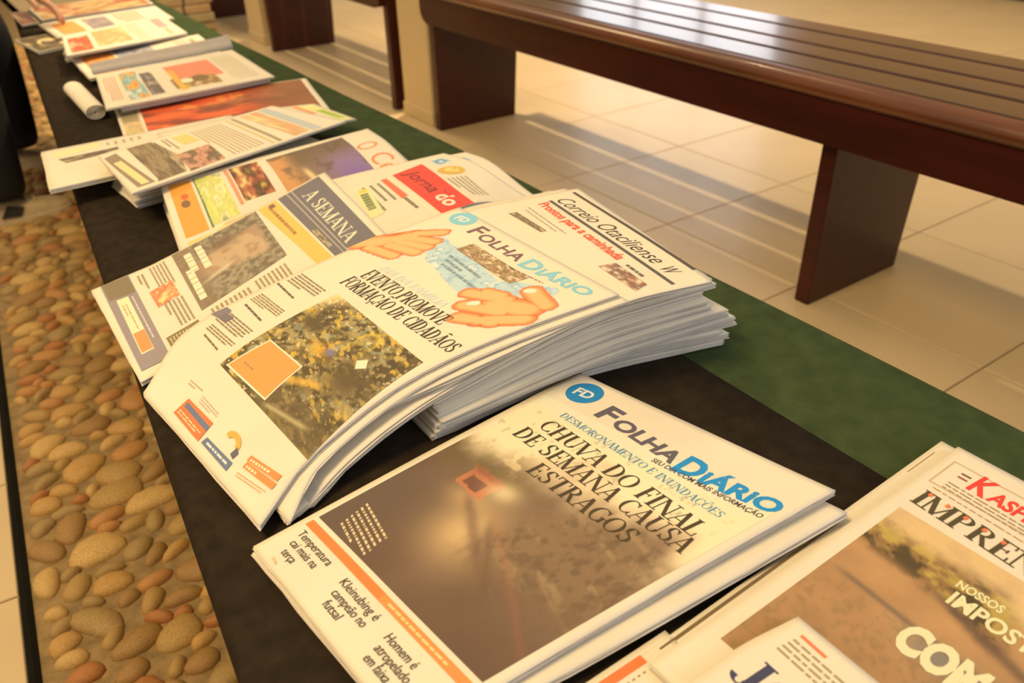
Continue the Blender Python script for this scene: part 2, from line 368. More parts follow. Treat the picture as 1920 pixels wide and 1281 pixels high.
def slab_data(S, thick, nu, nv, u0=0, u1=1, v0=0, v1=1, rough=0, seed=0):
    rg = np.random.default_rng(seed)
    uu, vv = np.meshgrid(np.linspace(u0, u1, nu + 1), np.linspace(v0, v1, nv + 1), indexing='ij')
    if rough:
        uu = uu.copy(); vv = vv.copy()
        uu[0] += rg.normal(0, rough, nv + 1); uu[-1] += rg.normal(0, rough, nv + 1); vv[:, 0] += rg.normal(0, rough, nu + 1); vv[:, -1] += rg.normal(0, rough, nu + 1)
    top = S.at(uu, vv).reshape(-1, 3)
    if hasattr(thick, 'at'): bot = thick.at(uu, vv).reshape(-1, 3)
    else: bot = top.copy(); bot[:, 2] -= thick
    n = (nu + 1) * (nv + 1); F = []; id_ = lambda i, j: i * (nv + 1) + j
    for i in range(nu):
        for j in range(nv):
            a, b, c, d = id_(i, j), id_(i + 1, j), id_(i + 1, j + 1), id_(i, j + 1)
            F.append((a, d, c, b)); F.append((n + a, n + b, n + c, n + d))
    ring = [id_(i, 0) for i in range(nu)] + [id_(nu, j) for j in range(nv)] + [id_(i, nv) for i in range(nu, 0, -1)] + [id_(0, j) for j in range(nv, 0, -1)]
    for a, b in zip(ring, ring[1:] + ring[:1]): F.append((a, b, n + b, n + a))
    return np.vstack([top, bot]), F

# ------------------------------------------------------------------ print: glyphs, patches, raster pictures
def fbm(x, y, seed=0, oct=5):
    r = np.zeros_like(x, float); amp = .5
    tab = np.random.default_rng(seed).random((64, 64))
    for o in range(oct):
        xi, yi = np.floor(x).astype(int), np.floor(y).astype(int); fx, fy = x - xi, y - yi; fx = fx * fx * (3 - 2 * fx); fy = fy * fy * (3 - 2 * fy)
        g_ = lambda i, j: tab[(i + o * 7) % 64, (j + o * 13) % 64]
        r += amp * ((g_(xi, yi) * (1 - fx) + g_(xi + 1, yi) * fx) * (1 - fy) + (g_(xi, yi + 1) * (1 - fx) + g_(xi + 1, yi + 1) * fx) * fy)
        x, y, amp = x * 2.03, y * 2.03, amp * .5
    return r
_tc = {}
def bfont(txt, bold=0, shear=0):
    k = (txt, bold, shear)
    if k in _tc: return _tc[k]
    c = bpy.data.curves.new('t', 'FONT'); c.body = txt; c.size = 1; c.resolution_u = 3; c.offset = bold; c.shear = shear
    o = bpy.data.objects.new('t', c); COL.objects.link(o); bpy.context.view_layer.update()
    e = o.evaluated_get(bpy.context.evaluated_depsgraph_get()); me = e.to_mesh()
    V_ = np.array([v.co[:2] for v in me.vertices]) if len(me.vertices) else np.zeros((0, 2)); F_ = [tuple(p.vertices) for p in me.polygons]
    e.to_mesh_clear(); bpy.data.objects.remove(o); bpy.data.curves.remove(c)
    _tc[k] = (V_, F_); return _tc[k]
TK, TN = .17, .055
SER = {
    'A': (.76, [('d', .08, 0, .38, 1, TN), ('d', .38, 1, .67, 0, TK), ('h', .33, .19, .56), ('s', .08, 0), ('s', .67, 0)]),
    'C': (.74, [('a', .42, .5, .33, .47, 48, 312), ('v', .66, .70, .95, TN), ('v', .66, .06, .26, TN)]),
    'D': (.80, [('v', .17, 0, 1, TK), ('a', .32, .5, .36, .472, -90, 90), ('h', .03, .04, .34), ('h', .97, .04, .34)]),
    'E': (.66, [('v', .17, 0, 1, TK), ('h', .97, .04, .57), ('h', .5, .17, .45), ('h', .03, .04, .60), ('v', .56, .76, 1, TN), ('v', .60, 0, .26, TN), ('v', .45, .40, .60, TN)]),
    'F': (.60, [('v', .17, 0, 1, TK), ('h', .97, .04, .55), ('h', .5, .17, .43), ('v', .54, .74, 1, TN), ('v', .43, .40, .60, TN), ('s', .17, 0)]),
    'G': (.80, [('a', .42, .5, .33, .47, 48, 325), ('v', .66, .70, .95, TN), ('v', .68, .08, .42, TK * .8), ('h', .43, .54, .82)]),
    'H': (.84, [('v', .17, 0, 1, TK), ('v', .67, 0, 1, TK), ('h', .5, .17, .67), ('s', .17, 0), ('s', .17, 1), ('s', .67, 0), ('s', .67, 1)]),
    'I': (.36, [('v', .18, 0, 1, TK), ('s', .18, 0), ('s', .18, 1)]),
    'J': (.52, [('v', .34, .2, 1, TK), ('a', .18, .2, .16, .2, 180, 360), ('s', .34, 1)]),
    'L': (.64, [('v', .17, 0, 1, TK), ('h', .03, .04, .59), ('v', .59, 0, .30, TN), ('s', .17, 1)]),
    'M': (.98, [('v', .12, 0, 1, TN), ('d', .12, 1, .47, 0, TK), ('d', .47, 0, .82, 1, TN), ('v', .82, 0, 1, TK), ('s', .12, 0), ('s', .82, 0), ('s', .84, 1), ('s', .10, 1)]),
    'N': (.84, [('v', .12, 0, 1, TN), ('d', .12, 1, .70, 0, TK), ('v', .70, 0, 1, TN), ('s', .12, 0), ('s', .10, 1), ('s', .70, 1)]),
    'O': (.82, [('a', .41, .5, .34, .472, 0, 360)]),
    'P': (.68, [('v', .17, 0, 1, TK), ('a', .32, .735, .25, .237, -90, 90), ('h', .97, .04, .32), ('h', .5, .17, .32), ('s', .17, 0)]),
    'R': (.76, [('v', .17, 0, 1, TK), ('a', .32, .735, .25, .237, -90, 90), ('h', .97, .04, .32), ('h', .5, .17, .34), ('d', .36, .5, .64, 0, TK), ('s', .17, 0), ('s', .68, 0)]),
    'S': (.60, [('a', .30, .735, .19, .237, 30, 250), ('a', .30, .265, .21, .237, -150, 70), ('d', .16, .62, .44, .42, TK), ('v', .48, .72, .95, TN), ('v', .09, .05, .28, TN)]),
    'T': (.72, [('v', .36, 0, 1, TK), ('h', .97, .04, .68), ('v', .05, .74, 1, TN), ('v', .67, .74, 1, TN), ('s', .36, 0)]),
    'U': (.80, [('v', .17, .3, 1, TK), ('v', .65, .3, 1, TN), ('a', .41, .3, .24, .27, 180, 360), ('s', .17, 1), ('s', .65, 1)]),
    'V': (.76, [('d', .09, 1, .39, 0, TK), ('d', .39, 0, .68, 1, TN), ('s', .09, 1), ('s', .68, 1)]),
}
def serif(txt, shear=0):
    k = ('serif', txt, shear)
    if k in _tc: return _tc[k]
    V_, F_ = [], []; x = 0
    def q(pts): F_.append(tuple(range(len(V_), len(V_) + len(pts)))); V_.extend(pts)
    for ch in txt:
        if ch == ' ': x += .34; continue
        acc = {'Ç': 'C', 'Ã': 'A', 'Õ': 'O', 'Á': 'A'}.get(ch); adv, prims = SER[acc or ch]
        for p in prims:
            if p[0] == 'v': q([(x + p[1] - p[4] / 2, p[2]), (x + p[1] + p[4] / 2, p[2]), (x + p[1] + p[4] / 2, p[3]), (x + p[1] - p[4] / 2, p[3])])
            elif p[0] == 'h': q([(x + p[2], p[1] - TN / 2), (x + p[3], p[1] - TN / 2), (x + p[3], p[1] + TN / 2), (x + p[2], p[1] + TN / 2)])
            elif p[0] == 's': y = TN / 2 if p[2] == 0 else 1 - TN / 2; q([(x + p[1] - .15, y - TN / 2), (x + p[1] + .15, y - TN / 2), (x + p[1] + .15, y + TN / 2), (x + p[1] - .15, y + TN / 2)])
            elif p[0] == 'd': q([(x + p[1] - p[5] / 2, p[2]), (x + p[1] + p[5] / 2, p[2]), (x + p[3] + p[5] / 2, p[4]), (x + p[3] - p[5] / 2, p[4])])
            elif p[0] == 'a':
                _, cx, cy, rx, ry, a0, a1 = p; n = max(6, int(abs(a1 - a0) / 18)); prev = None
                for i in range(n + 1):
                    a = math.radians(a0 + (a1 - a0) * i / n); wd = TN + (TK - TN) * math.cos(a) ** 2
                    o_ = (x + cx + (rx + wd / 2 * 0.6) * math.cos(a), cy + (ry + wd * .2) * math.sin(a)); i_ = (x + cx + (rx - wd / 2 * 1.2) * math.cos(a), cy + (ry - wd * .7) * math.sin(a))
                    if prev: q([prev[1], prev[0], o_, i_])
                    prev = (o_, i_)
        if ch == 'Ç': q([(x + .40, -.02), (x + .5, -.02), (x + .42, -.22), (x + .34, -.20)])
        if ch in 'ÃÕ': q([(x + .22, 1.10), (x + .36, 1.16), (x + .36, 1.25), (x + .22, 1.19)]); q([(x + .36, 1.16), (x + .54, 1.12), (x + .54, 1.21), (x + .36, 1.25)])
        if ch == 'Á': q([(x + .36, 1.06), (x + .42, 1.06), (x + .54, 1.24), (x + .44, 1.24)])
        x += adv
    a = np.array(V_); a[:, 0] += shear * a[:, 1]
    _tc[k] = (a, F_); return _tc[k]
class Print:
    def __init__(s, S, W=.28, H=.365): s.S, s.W, s.H, s.parts, s.lay, s.vs = S, W, H, {}, 0, 1.0
    def put(s, part, uv, F, col, off=None):
        if part in ('text_column', 'headline', 'print', 'title', 'story', 'side_headlines'): part = part + '#%d' % s.lay
        d = s.parts.setdefault(part, ([], [], [])); n0 = sum(len(a) for a in d[0])
        uv = np.asarray(uv, float) * (1, s.vs); s.lay += 1
        p = s.S.at(uv[:, 0], uv[:, 1]); p[:, 2] += (.00016 + .00002 * min(s.lay, 40)) if off is None else off
        d[0].append(p); d[1].extend(tuple(i + n0 for i in f) for f in F); c = np.asarray(col, float)
        c = np.minimum(c * 1.22 + .012, .8); d[2].append(np.broadcast_to(c, (len(p), 3)) if c.ndim == 1 else c)
    def quad(s, part, A, B, C, D, col, n=None):
        """A top-left, B top-right, C bottom-right, D bottom-left in page coordinates; col is sRGB 0-255 or a function (a,b)->rgb[a]"""
        A, B, C, D = map(np.array, (A, B, C, D))
        if n is None: n = (max(1, int(np.linalg.norm((B - A) * (s.W, s.H)) / .012)), max(1, int(np.linalg.norm((D - A) * (s.W, s.H)) / .012)))
        a, b = np.meshgrid(np.linspace(0, 1, n[0] + 1), np.linspace(0, 1, n[1] + 1), indexing='ij'); a = a.ravel(); b = b.ravel()
        uv = A * ((1 - a) * (1 - b))[:, None] + B * (a * (1 - b))[:, None] + C * (a * b)[:, None] + D * ((1 - a) * b)[:, None]
        F = []; m = n[1] + 1; alpha = None
        if callable(col):
            c = col(a, b)
            if c.shape[1] == 4: alpha = c[:, 3]; c = c[:, :3]
            c = np.clip(c, 0, 1); c = np.where(c <= .04045, c / 12.92, ((c + .055) / 1.055) ** 2.4)
        else: c = np.array(s255(*col))
        for i in range(n[0]):
            for j in range(n[1]):
                f = (i * m + j, i * m + j + 1, (i + 1) * m + j + 1, (i + 1) * m + j)
                if alpha is not None and sum(alpha[q] for q in f) < 2: continue
                F.append(f)
        s.put(part, uv, F, c)
    def rect(s, part, u0, v0, u1, v1, col, n=None): s.quad(part, (u0, v0), (u1, v0), (u1, v1), (u0, v1), col, n)
    def text(s, part, txt, p0, p1, h, col, font='sans', bold=0, shear=0, fit=True):
        V_, F_ = serif(txt, shear) if font == 'serif' else bfont(txt, bold, shear)
        if not len(V_): return
        V_ = V_.copy(); V_[:, 0] -= V_[:, 0].min(); wd = V_[:, 0].max(); cap = 1.0 if font == 'serif' else .73
        p0, p1 = np.array(p0), np.array(p1); d = (p1 - p0)
        t = V_[:, 0] / wd
        uv = p0 + d * t[:, None]; dm = d * (s.W, s.H); dm /= np.linalg.norm(dm)
        up = np.array([dm[1] / s.W, -dm[0] / s.H]) * (h / cap)
        s.put(part, uv + V_[:, 1:2] * up, F_, np.array(s255(*col)))
    def disc(s, part, c, r, col, n=28):
        a = np.linspace(0, 2 * math.pi, n, endpoint=False); uv = np.stack([c[0] + r[0] * np.cos(a), c[1] + r[1] * np.sin(a)], 1)
        s.put(part, np.vstack([uv, [c]]), [(i, n, (i + 1) % n) for i in range(n)], np.array(s255(*col)))
    def poly(s, part, pts, col): s.put(part, pts, [tuple(reversed(range(len(pts))))], np.array(s255(*col)))
    def lines(s, part, A, B, D, rows, col, fill=.62, seed=0, wmin=.012, wmax=.04):
        """columns of type too small to read: rows of short word bars from A towards B, stepping to D"""
        rg = random.Random(seed); A, B, D = map(np.array, (A, B, D)); U = B - A; Vv = D - A; Lu = np.linalg.norm(U * (s.W, s.H)); uv = []; F = []
        for r in range(rows):
            x = 0; b0 = (r + .5 - fill / 2) / rows; b1 = (r + .5 + fill / 2) / rows; end = 1 if r < rows - 1 else rg.uniform(.4, .95)
            while x < end:
                w_ = min(rg.uniform(wmin, wmax) / Lu * .28, end - x)
                if w_ > .01: k = len(uv); uv += [A + U * x + Vv * b0, A + U * (x + w_) + Vv * b0, A + U * (x + w_) + Vv * b1, A + U * x + Vv * b1]; F.append((k, k + 3, k + 2, k + 1))
                x += w_ + .006 / Lu * .28
        s.put(part, uv, F, np.array(s255(*col)))
    def build(s, root):
        for k, (v, f, c) in s.parts.items(): from_data(k.split('#')[0], np.vstack(v), f, M['ink'], root, False, np.vstack(c), root.location)
def newspaper(name, S, lo, sheets, label, group=None, cat='newspaper', jit=.006, seed=0, nu=18, nv=28):
    """one newspaper between surfaces lo and S: a front page and its inner pages"""
    b = lo.at(np.array(.5), np.array(.5)); root = thing(name, (float(b[0]), float(b[1]), float(b[2])), label, cat, group)
    V_, F_ = slab_data(S, Blend(lo, S, .88), nu * 2, nv * 2, seed=seed); from_data('front_page', V_, F_, M['paper'], root, False, None, root.location).data.polygons.foreach_set('use_smooth', [True] * (nu * nv * 8) + [False] * (len(F_) - nu * nv * 8))
    VA, FA = [], []; n0 = 0; rg = random.Random(seed + 11)
    for k in range(sheets):
        f = (k + .6) / (sheets + .6)
        j = lambda: rg.uniform(-jit, jit * .7)
        V_, F_ = slab_data(Blend(lo, S, f), Blend(lo, S, max(.01, f - .13)), nu // 2, nv // 2, 0 - j(), 1 + j(), 0 - j() * .8, 1 + j() * .8, .0012, seed + k)
        VA.append(V_); FA += [tuple(i + n0 for i in q) for q in F_]; n0 += len(V_)
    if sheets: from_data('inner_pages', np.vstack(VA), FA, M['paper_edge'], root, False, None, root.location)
    return root
def low(S, dz):
    c = Surf.__new__(Surf); c.__dict__.update(S.__dict__); c.dz = S.dz - dz; return c
class Flatten:
    """lower face of a paper: dz below S but never under the cloth"""
    def __init__(s, S, dz, zmin=.0006): s.S, s.dz, s.z = S, dz, TZ + zmin
    def at(s, u, v): p = s.S.at(u, v); p[..., 2] = np.maximum(p[..., 2] - s.dz, np.minimum(s.z, p[..., 2] - .0008)); return p
def mixc(c1, c2, t): return np.array(c1) / 255 * (1 - t)[:, None] + np.array(c2) / 255 * t[:, None]
def over(base, col, t): t = np.clip(t, 0, 1)[:, None]; return base * (1 - t) + np.array(col) / 255 * t
def sst(a, b, x): t = np.clip((x - a) / (b - a), 0, 1); return t * t * (3 - 2 * t)
INK = (52, 46, 42); GREY = (120, 112, 100)
# ------------------------------------------------------------------ pictures printed on the pages (all procedural)
def pic_flood(a, b):
    n1 = fbm(a * 6, b * 6, 1); n2 = fbm(a * 22, b * 26, 2); n3 = fbm(a * 5 + b * 9, b * 40 - a * 14, 3)
    c = mixc((124, 104, 88), (90, 70, 58), np.clip(b * .95 + (n1 - .5) * .5, 0, 1))
    c = over(c, (88, 74, 66), sst(.42, .0, a) * sst(.45, .75, b) * .9)
    c = over(c, (190, 164, 120), np.exp(-((a - .44) / .15) ** 2 - ((b - .70 - .12 * (a - .4)) / .14) ** 2) * .95)
    c = over(c, (176, 148, 108), np.exp(-((a - .30) / .10) ** 2 - ((b - .60) / .05) ** 2) * .8)
    tree = sst(.50, .62, a + .25 * (b - .4)) * sst(.22, .36, b) * sst(.86, .62, b)
    c = over(c, (124, 102, 78), tree * .8); c = over(c, (150, 128, 98), tree * sst(.50, .75, n3) * .7); c = over(c, (96, 78, 60), tree * sst(.5, .3, fbm(a * 40, b * 36, 12)) * .7)
    c = over(c, (104, 80, 66), np.exp(-((b - .60 - .55 * (a - .30)) / .022) ** 2) * sst(.22, .34, a) * sst(.8, .5, a) * (.35 + n2 * .6))
    c = over(c, (150, 92, 72), np.exp(-((b - .60 - .52 * (a - .45)) / .014) ** 2) * sst(.35, .55, a) * .25)
    c = over(c, (92, 72, 56), np.exp(-((b - .66 - .75 * (a - .5)) / .02) ** 2) * sst(.42, .5, a) * sst(.85, .6, a) * .5)
    # trees and a house along the upper left bank
    c = over(c, (104, 88, 60), sst(.50, .34, a) * sst(.16, .28, b) * sst(.58, .48, b) * (.3 + n2)); c = over(c, (196, 178, 140), sst(.40, .25, a) * sst(.14, .2, b) * sst(.46, .38, b) * sst(.52, .64, n2))
    hx, hy = (a - .255) / .075, (b - .530 - .10 * (a - .25)) / .046
    c = over(c, (178, 110, 76), (np.maximum(abs(hx), abs(hy)) < 1) * .85); c = over(c, (96, 66, 56), (np.maximum(abs(hx + .1), abs(hy - .15)) < .55) * .9)
    c = over(c, (150, 86, 64), (abs(hy + 1.15) < .3) * (abs(hx) < 1.25) * .9)
    c = over(c, (112, 92, 72), sst(.30, .16, b) * sst(.30, .0, a) * .8)
    c = over(c, (92, 78, 54), np.exp(-((a - .12) / .13) ** 2 - ((b - .42) / .07) ** 2) * (.25 + 1.1 * n2)); c = over(c, (214, 198, 160), np.exp(-((a - .36) / .07) ** 2 - ((b - .50) / .05) ** 2) * .8)
    # pale rainy sky that runs out into the paper
    sky = sst(.44, .15, b - .10 * sst(.5, 0, a) + (n1 - .5) * .28)
    c = over(c, (226, 212, 180), sky); c = over(c, (172, 164, 138), sky * sst(.62, .74, fbm(a * 44, b * 30, 9)) * .8)
    c = over(c, (234, 222, 192), sst(.10, .02, b)); c = over(c, (228, 214, 180), sst(.90, .99, a) * sst(.55, .2, b))
    return c
def pic_scrap(a, b):
    n1 = fbm(a * 8, b * 8, 21); n2 = fbm(a * 24 + b * 8, b * 26, 22); n3 = fbm(a * 15 + 5, b * 26 - a * 9, 23)
    c = mixc((92, 80, 52), (150, 138, 96), sst(.35, .65, n1)); c = over(c, (70, 60, 40), sst(.52, .36, n2) * .9); c = over(c, (196, 168, 74), sst(.56, .66, n3) * .85)
    c = over(c, (150, 158, 140), sst(.60, .70, fbm(a * 16, b * 22, 24)) * .7); c = over(c, (206, 192, 150), sst(.64, .72, fbm(a * 40, b * 44, 25)) * .9)
    c = over(c, (86, 74, 50), np.exp(-((a - .78) / .18) ** 2 - ((b - .45) / .16) ** 2)); c = over(c, (96, 84, 58), sst(.62, .9, b) * sst(.3, .5, a) * .7)
    c = over(c, (224, 208, 160), sst(.30, .0, a + b * .9) * .9); c = over(c, (84, 74, 52), np.exp(-((a - .16) / .10) ** 2 - ((b - .30) / .07) ** 2) * 1.2)
    c = over(c, (198, 176, 70), np.exp(-(((a - .60) / .07) ** 2 + ((b - .16) / .10) ** 2 - 1) ** 2 / .2) * .8 * sst(.3, .1, b)); c = over(c, (206, 160, 56), np.exp(-((a - .42) / .10) ** 2 - ((b - .42) / .06) ** 2) * .8)
    c = over(c, (200, 160, 66), np.exp(-((b - .70 + .55 * (a - .5)) / .035) ** 2) * sst(.3, .4, a) * sst(.75, .6, a) * .8); c = over(c, (176, 168, 130), np.exp(-((b - .93 + .25 * (a - .6)) / .02) ** 2) * sst(.45, .55, a) * sst(.9, .8, a) * .8)
    c = over(c, (112, 112, 150), np.exp(-((a - .50) / .035) ** 2 - ((b - .38) / .03) ** 2) * 1.3); c = over(c, (242, 232, 190), ((abs(a - .74) + abs(b - .30) * .9) < .05) * 1.0)
    return c
def blob(px, py, x0, y0, x1, y1, r):
    dx, dy = x1 - x0, y1 - y0; t = np.clip(((px - x0) * dx + (py - y0) * dy) / (dx * dx + dy * dy + 1e-9), 0, 1)
    return np.hypot(px - x0 - t * dx, py - y0 - t * dy) / r
def pic_hands(a, b):
    # region u -.02..1, v .0...36 ; metric units along the page
    u, v = -.02 + a * 1.02, b * .36; x, y = u * .28, v * .365
    m = lambda s_: [blob(x, y, p[0] * .28, p[1] * .365, p[2] * .28, p[3] * .365, p[4]) for p in s_]
    Lh = m([(.03, .255, .10, .175, .015), (.09, .16, .165, .110, .0085), (.10, .185, .215, .150, .0085), (.10, .21, .235, .180, .0085), (.10, .235, .24, .212, .0085), (.05, .275, .20, .258, .008), (-.01, .275, .08, .2, .014)])
    Rh = m([(.80, .225, .90, .19, .0175), (.665, .235, .80, .195, .010), (.73, .275, .86, .235, .0105), (.79, .315, .90, .275, .0105), (.80, .130, .92, .15, .0105), (.86, .29, .95, .22, .012), (.70, .205, .76, .19, .008)])
    c = np.tile(np.array((168, 196, 216)) / 255., (len(a), 1)); al = np.zeros(len(a))
    band = np.minimum.reduce(m([(.22, .155, .36, .175, .012), (.34, .17, .52, .185, .017), (.50, .19, .66, .205, .017), (.62, .21, .76, .155, .012), (.70, .16, .84, .105, .008)]))
    n = fbm(a * 40, b * 20, 31); c = over(c, (120, 156, 190), sst(.45, .6, n) * .6); c = over(c, (226, 232, 232), sst(.6, .7, n) * .6)
    al = np.maximum(al, (band < 1) * 1.)
    for H_ in (Lh, Rh):
        H_ = np.array(H_); d = H_.min(0); st = np.partition(H_, 1, axis=0)[1] - d
        k = d < 1; t = np.clip(d, 0, 1); base = mixc((236, 170, 120), (204, 114, 68), sst(.35, 1, t)); base = over(base, (172, 82, 44), sst(.16, .0, st) * sst(.3, .9, t) * .8)
        c = np.where(k[:, None], base, c); al = np.where(k, 1., al)
    nail = np.minimum(blob(x, y, .735 * .28, .258 * .365, .745 * .28, .25 * .365, .004), blob(x, y, .79 * .28, .135 * .365, .80 * .28, .13 * .365, .004)); c = np.where((nail < 1)[:, None], np.array((246, 226, 200)) / 255, c)
    return np.hstack([c, al[:, None]])
def pic_noise(cols, seed, sx=7, sy=7):
    def f(a, b):
        n = fbm(a * sx, b * sy, seed); k = len(cols) - 1; t = np.clip((n - .25) / .5, 0, .999) * k; i = t.astype(int); fr = (t - i)[:, None]; C = np.array(cols) / 255.
        return C[i] * (1 - fr) + C[i + 1] * fr
    return f
def pic_street(a, b):
    n = fbm(a * 8, b * 8, 41); n2 = fbm(a * 60, b * 50, 42)
    c = mixc((176, 138, 98), (148, 116, 82), np.clip(b + (n - .5), 0, 1)); c = over(c, (126, 104, 74), sst(.5, .65, n2) * sst(.35, .6, b) * .5)
    c = over(c, (118, 102, 84), np.exp(-((b - .66 - .1 * np.sin(a * 9)) / .10) ** 2) * sst(.3, .6, a) * .7); c = over(c, (92, 82, 76), np.exp(-((b - .44 - .10 * a) / .012) ** 2) * sst(.0, .1, a) * sst(.7, .4, a) * .7)
    c = over(c, (112, 118, 122), np.exp(-((a - .40) / .10) ** 2 - ((b - .52) / .05) ** 2) * .8)
    t = sst(.30, .22, b - .5 * a * a) * sst(.52, .40, a); nn = fbm(a * 18, b * 22, 43)
    c = over(c, (132, 104, 66), t); c = over(c, (168, 148, 78), t * sst(.5, .62, nn)); c = over(c, (74, 62, 38), t * sst(.46, .36, nn))
    c = over(c, (214, 192, 150), sst(.16, .05, b - .16 * a) * sst(.36, .5, a)); c = over(c, (205, 178, 134), sst(.12, .02, b - .05) * .9)
    c = over(c, (96, 76, 66), np.exp(-((b - .31 - .35 * (a - .35)) / .025) ** 2) * sst(.2, .35, a) * .8)
    return c
def pic_bridge(a, b):
    n = fbm(a * 8, b * 8, 51); n2 = fbm(a * 26, b * 26, 52); c = mixc((104, 96, 84), (150, 142, 124), sst(.3, .7, n2))
    body = sst(.16, .24, a - .15 * b) * sst(.74, .62, a + .25 * b - .1) * sst(.04, .14, b); c = over(c, (178, 156, 130), body * .95); c = over(c, (150, 124, 104), body * sst(.45, .6, n) * .7)
    c = over(c, (110, 92, 74), np.exp(-((a - .22) / .09) ** 2 - ((b - .48) / .18) ** 2) * .8); c = over(c, (206, 196, 172), np.exp(-((a - .62 - .2 * (b - .6)) / .03) ** 2) * sst(.4, .6, b) * .7)
    c = over(c, (128, 112, 94), sst(.72, .9, b) * .8); return c
def pic_night(a, b):
    n = fbm(a * 7, b * 7, 61); c = mixc((130, 110, 150), (118, 100, 82), sst(.2, .75, b)); c = over(c, (112, 92, 170), np.exp(-((a - .70) / .25) ** 2 - ((b - .22) / .20) ** 2)); c = over(c, (98, 84, 66), sst(.4, .1, a) * .8)
    c = over(c, (226, 196, 150), np.exp(-((b - .62 + .25 * (a - .6)) / .035) ** 2) * sst(.25, .4, a)); c = over(c, (206, 150, 96), sst(.66, .9, b) * .8); c = over(c, (86, 74, 58), sst(.56, .68, n) * .6); return c
def pic_orange(a, b):
    n = fbm(a * 9, b * 5, 71); n2 = fbm(a * 5, b * 12, 72); c = mixc((214, 98, 48), (172, 66, 40), sst(.3, .7, n)); c = over(c, (238, 140, 72), sst(.58, .68, n2) * .8); c = over(c, (96, 58, 40), sst(.55, .7, n) * .6)
    c = over(c, (120, 84, 58), sst(.55, .1, b) * .85); return c

# ------------------------------------------------------------------ the newspapers
ORD = ('lowest', 'second from bottom', 'third from bottom', 'fourth from bottom', 'fifth from bottom', 'sixth from bottom', 'seventh from bottom', 'seventh from top', 'sixth from top', 'fifth from top', 'fourth from top', 'third from top', 'second from top', 'topmost')
def nth(i, n): return ORD[i] if i < (n + 1) // 2 else ORD[14 - n + i]
def std(key, name, label, thick, sheets, seed, group='newspapers laid out on the table', jit=.006, dz=0, cat='newspaper'):
    S = surf(key, dz); return S, newspaper(name, S, Flatten(S, thick), sheets, label, group, cat, jit, seed), Print(S)

# --- flood front page and the copy under it
S2 = Surf(VV((.090, .511, .0038), (.27, .527, .0068), (.449, .540, .0105)), VV((.116, .281, .0085), (.31, .264, .0125), (.498, .251, .0175)), warp=0)
newspaper('newspaper', S2, Flatten(S2, .0045), 4, 'copy peeping out beneath the flooded road front page', 'newspapers laid out on the table', jit=.009, seed=81)
S, root, P = std('fd_flood', 'newspaper', 'front page with brown flooded road photo and blue round logo', .0055, 4, 1)
P.quad('photograph', (.03, .145), (.965, .145), (.96, .846), (.03, .846), pic_flood, (150, 130))
BL = (22, 122, 190); NV = (88, 84, 100)
P.disc('masthead', (.117, .069), (.066, .050), BL); P.text('masthead', 'FD', (.082, .089), (.156, .084), .0125, (206, 226, 226), bold=.03)
P.text('masthead', 'F', (.236, .127), (.304, .131), .0235, NV, bold=.035); P.text('masthead', 'OLHA', (.316, .133), (.606, .159), .0165, NV, bold=.035)
P.text('masthead', 'D', (.620, .171), (.706, .169), .0255, (20, 132, 204), bold=.04); P.text('masthead', 'iÁRiO', (.714, .167), (.968, .151), .0175, (20, 132, 204), bold=.04)
P.text('masthead', 'SEU DIA COM MAIS INFORMAÇÃO', (.552, .180), (.955, .180), .0056, (70, 60, 70), bold=.02)
P.text('subheading', 'DESMORONAMENTO E INUNDAÇÕES', (.160, .192), (.880, .236), .0085, (88, 132, 170), 'serif')
P.text('headline', 'CHUVA DO FINAL', (.155, .264), (.890, .318), .0185, (66, 54, 38), 'serif'); P.text('headline', 'DE SEMANA CAUSA', (.128, .330), (.928, .372), .0185, (66, 54, 38), 'serif'); P.text('headline', 'ESTRAGOS', (.322, .408), (.790, .428), .0185, (66, 54, 38), 'serif')
P.lines('caption', (.088, .735), (.285, .765), (.118, .826), 6, (200, 184, 152), .42, 5, .006, .02)
P.rect('orange_band', .03, .859, .50, .880, (226, 120, 62)); P.rect('orange_band', .50, .859, .96, .880, (232, 134, 74)); P.lines('orange_band', (.54, .863), (.92, .863), (.54, .876), 1, (240, 190, 140), .4, 6)
for (tx, u0, v0, w_) in (('Temperatura', .056, .910, .21), ('cai mais na', .078, .937, .165), ('terça', .096, .964, .075), ('Kleinubing é', .358, .914, .215), ('campeão no', .380, .941, .19), ('futsal', .402, .968, .09), ('Homem é', .648, .922, .155), ('atropelado', .664, .949, .17), ('em faixa', .676, .975, .12)):
    P.text('side_headlines', tx, (u0, v0), (u0 + w_, v0), .0078, (62, 52, 40), bold=.004)
P.lines('side_headlines', (.10, .978), (.17, .984), (.10, .988), 1, (190, 172, 140), .5, 8)
P.build(root)

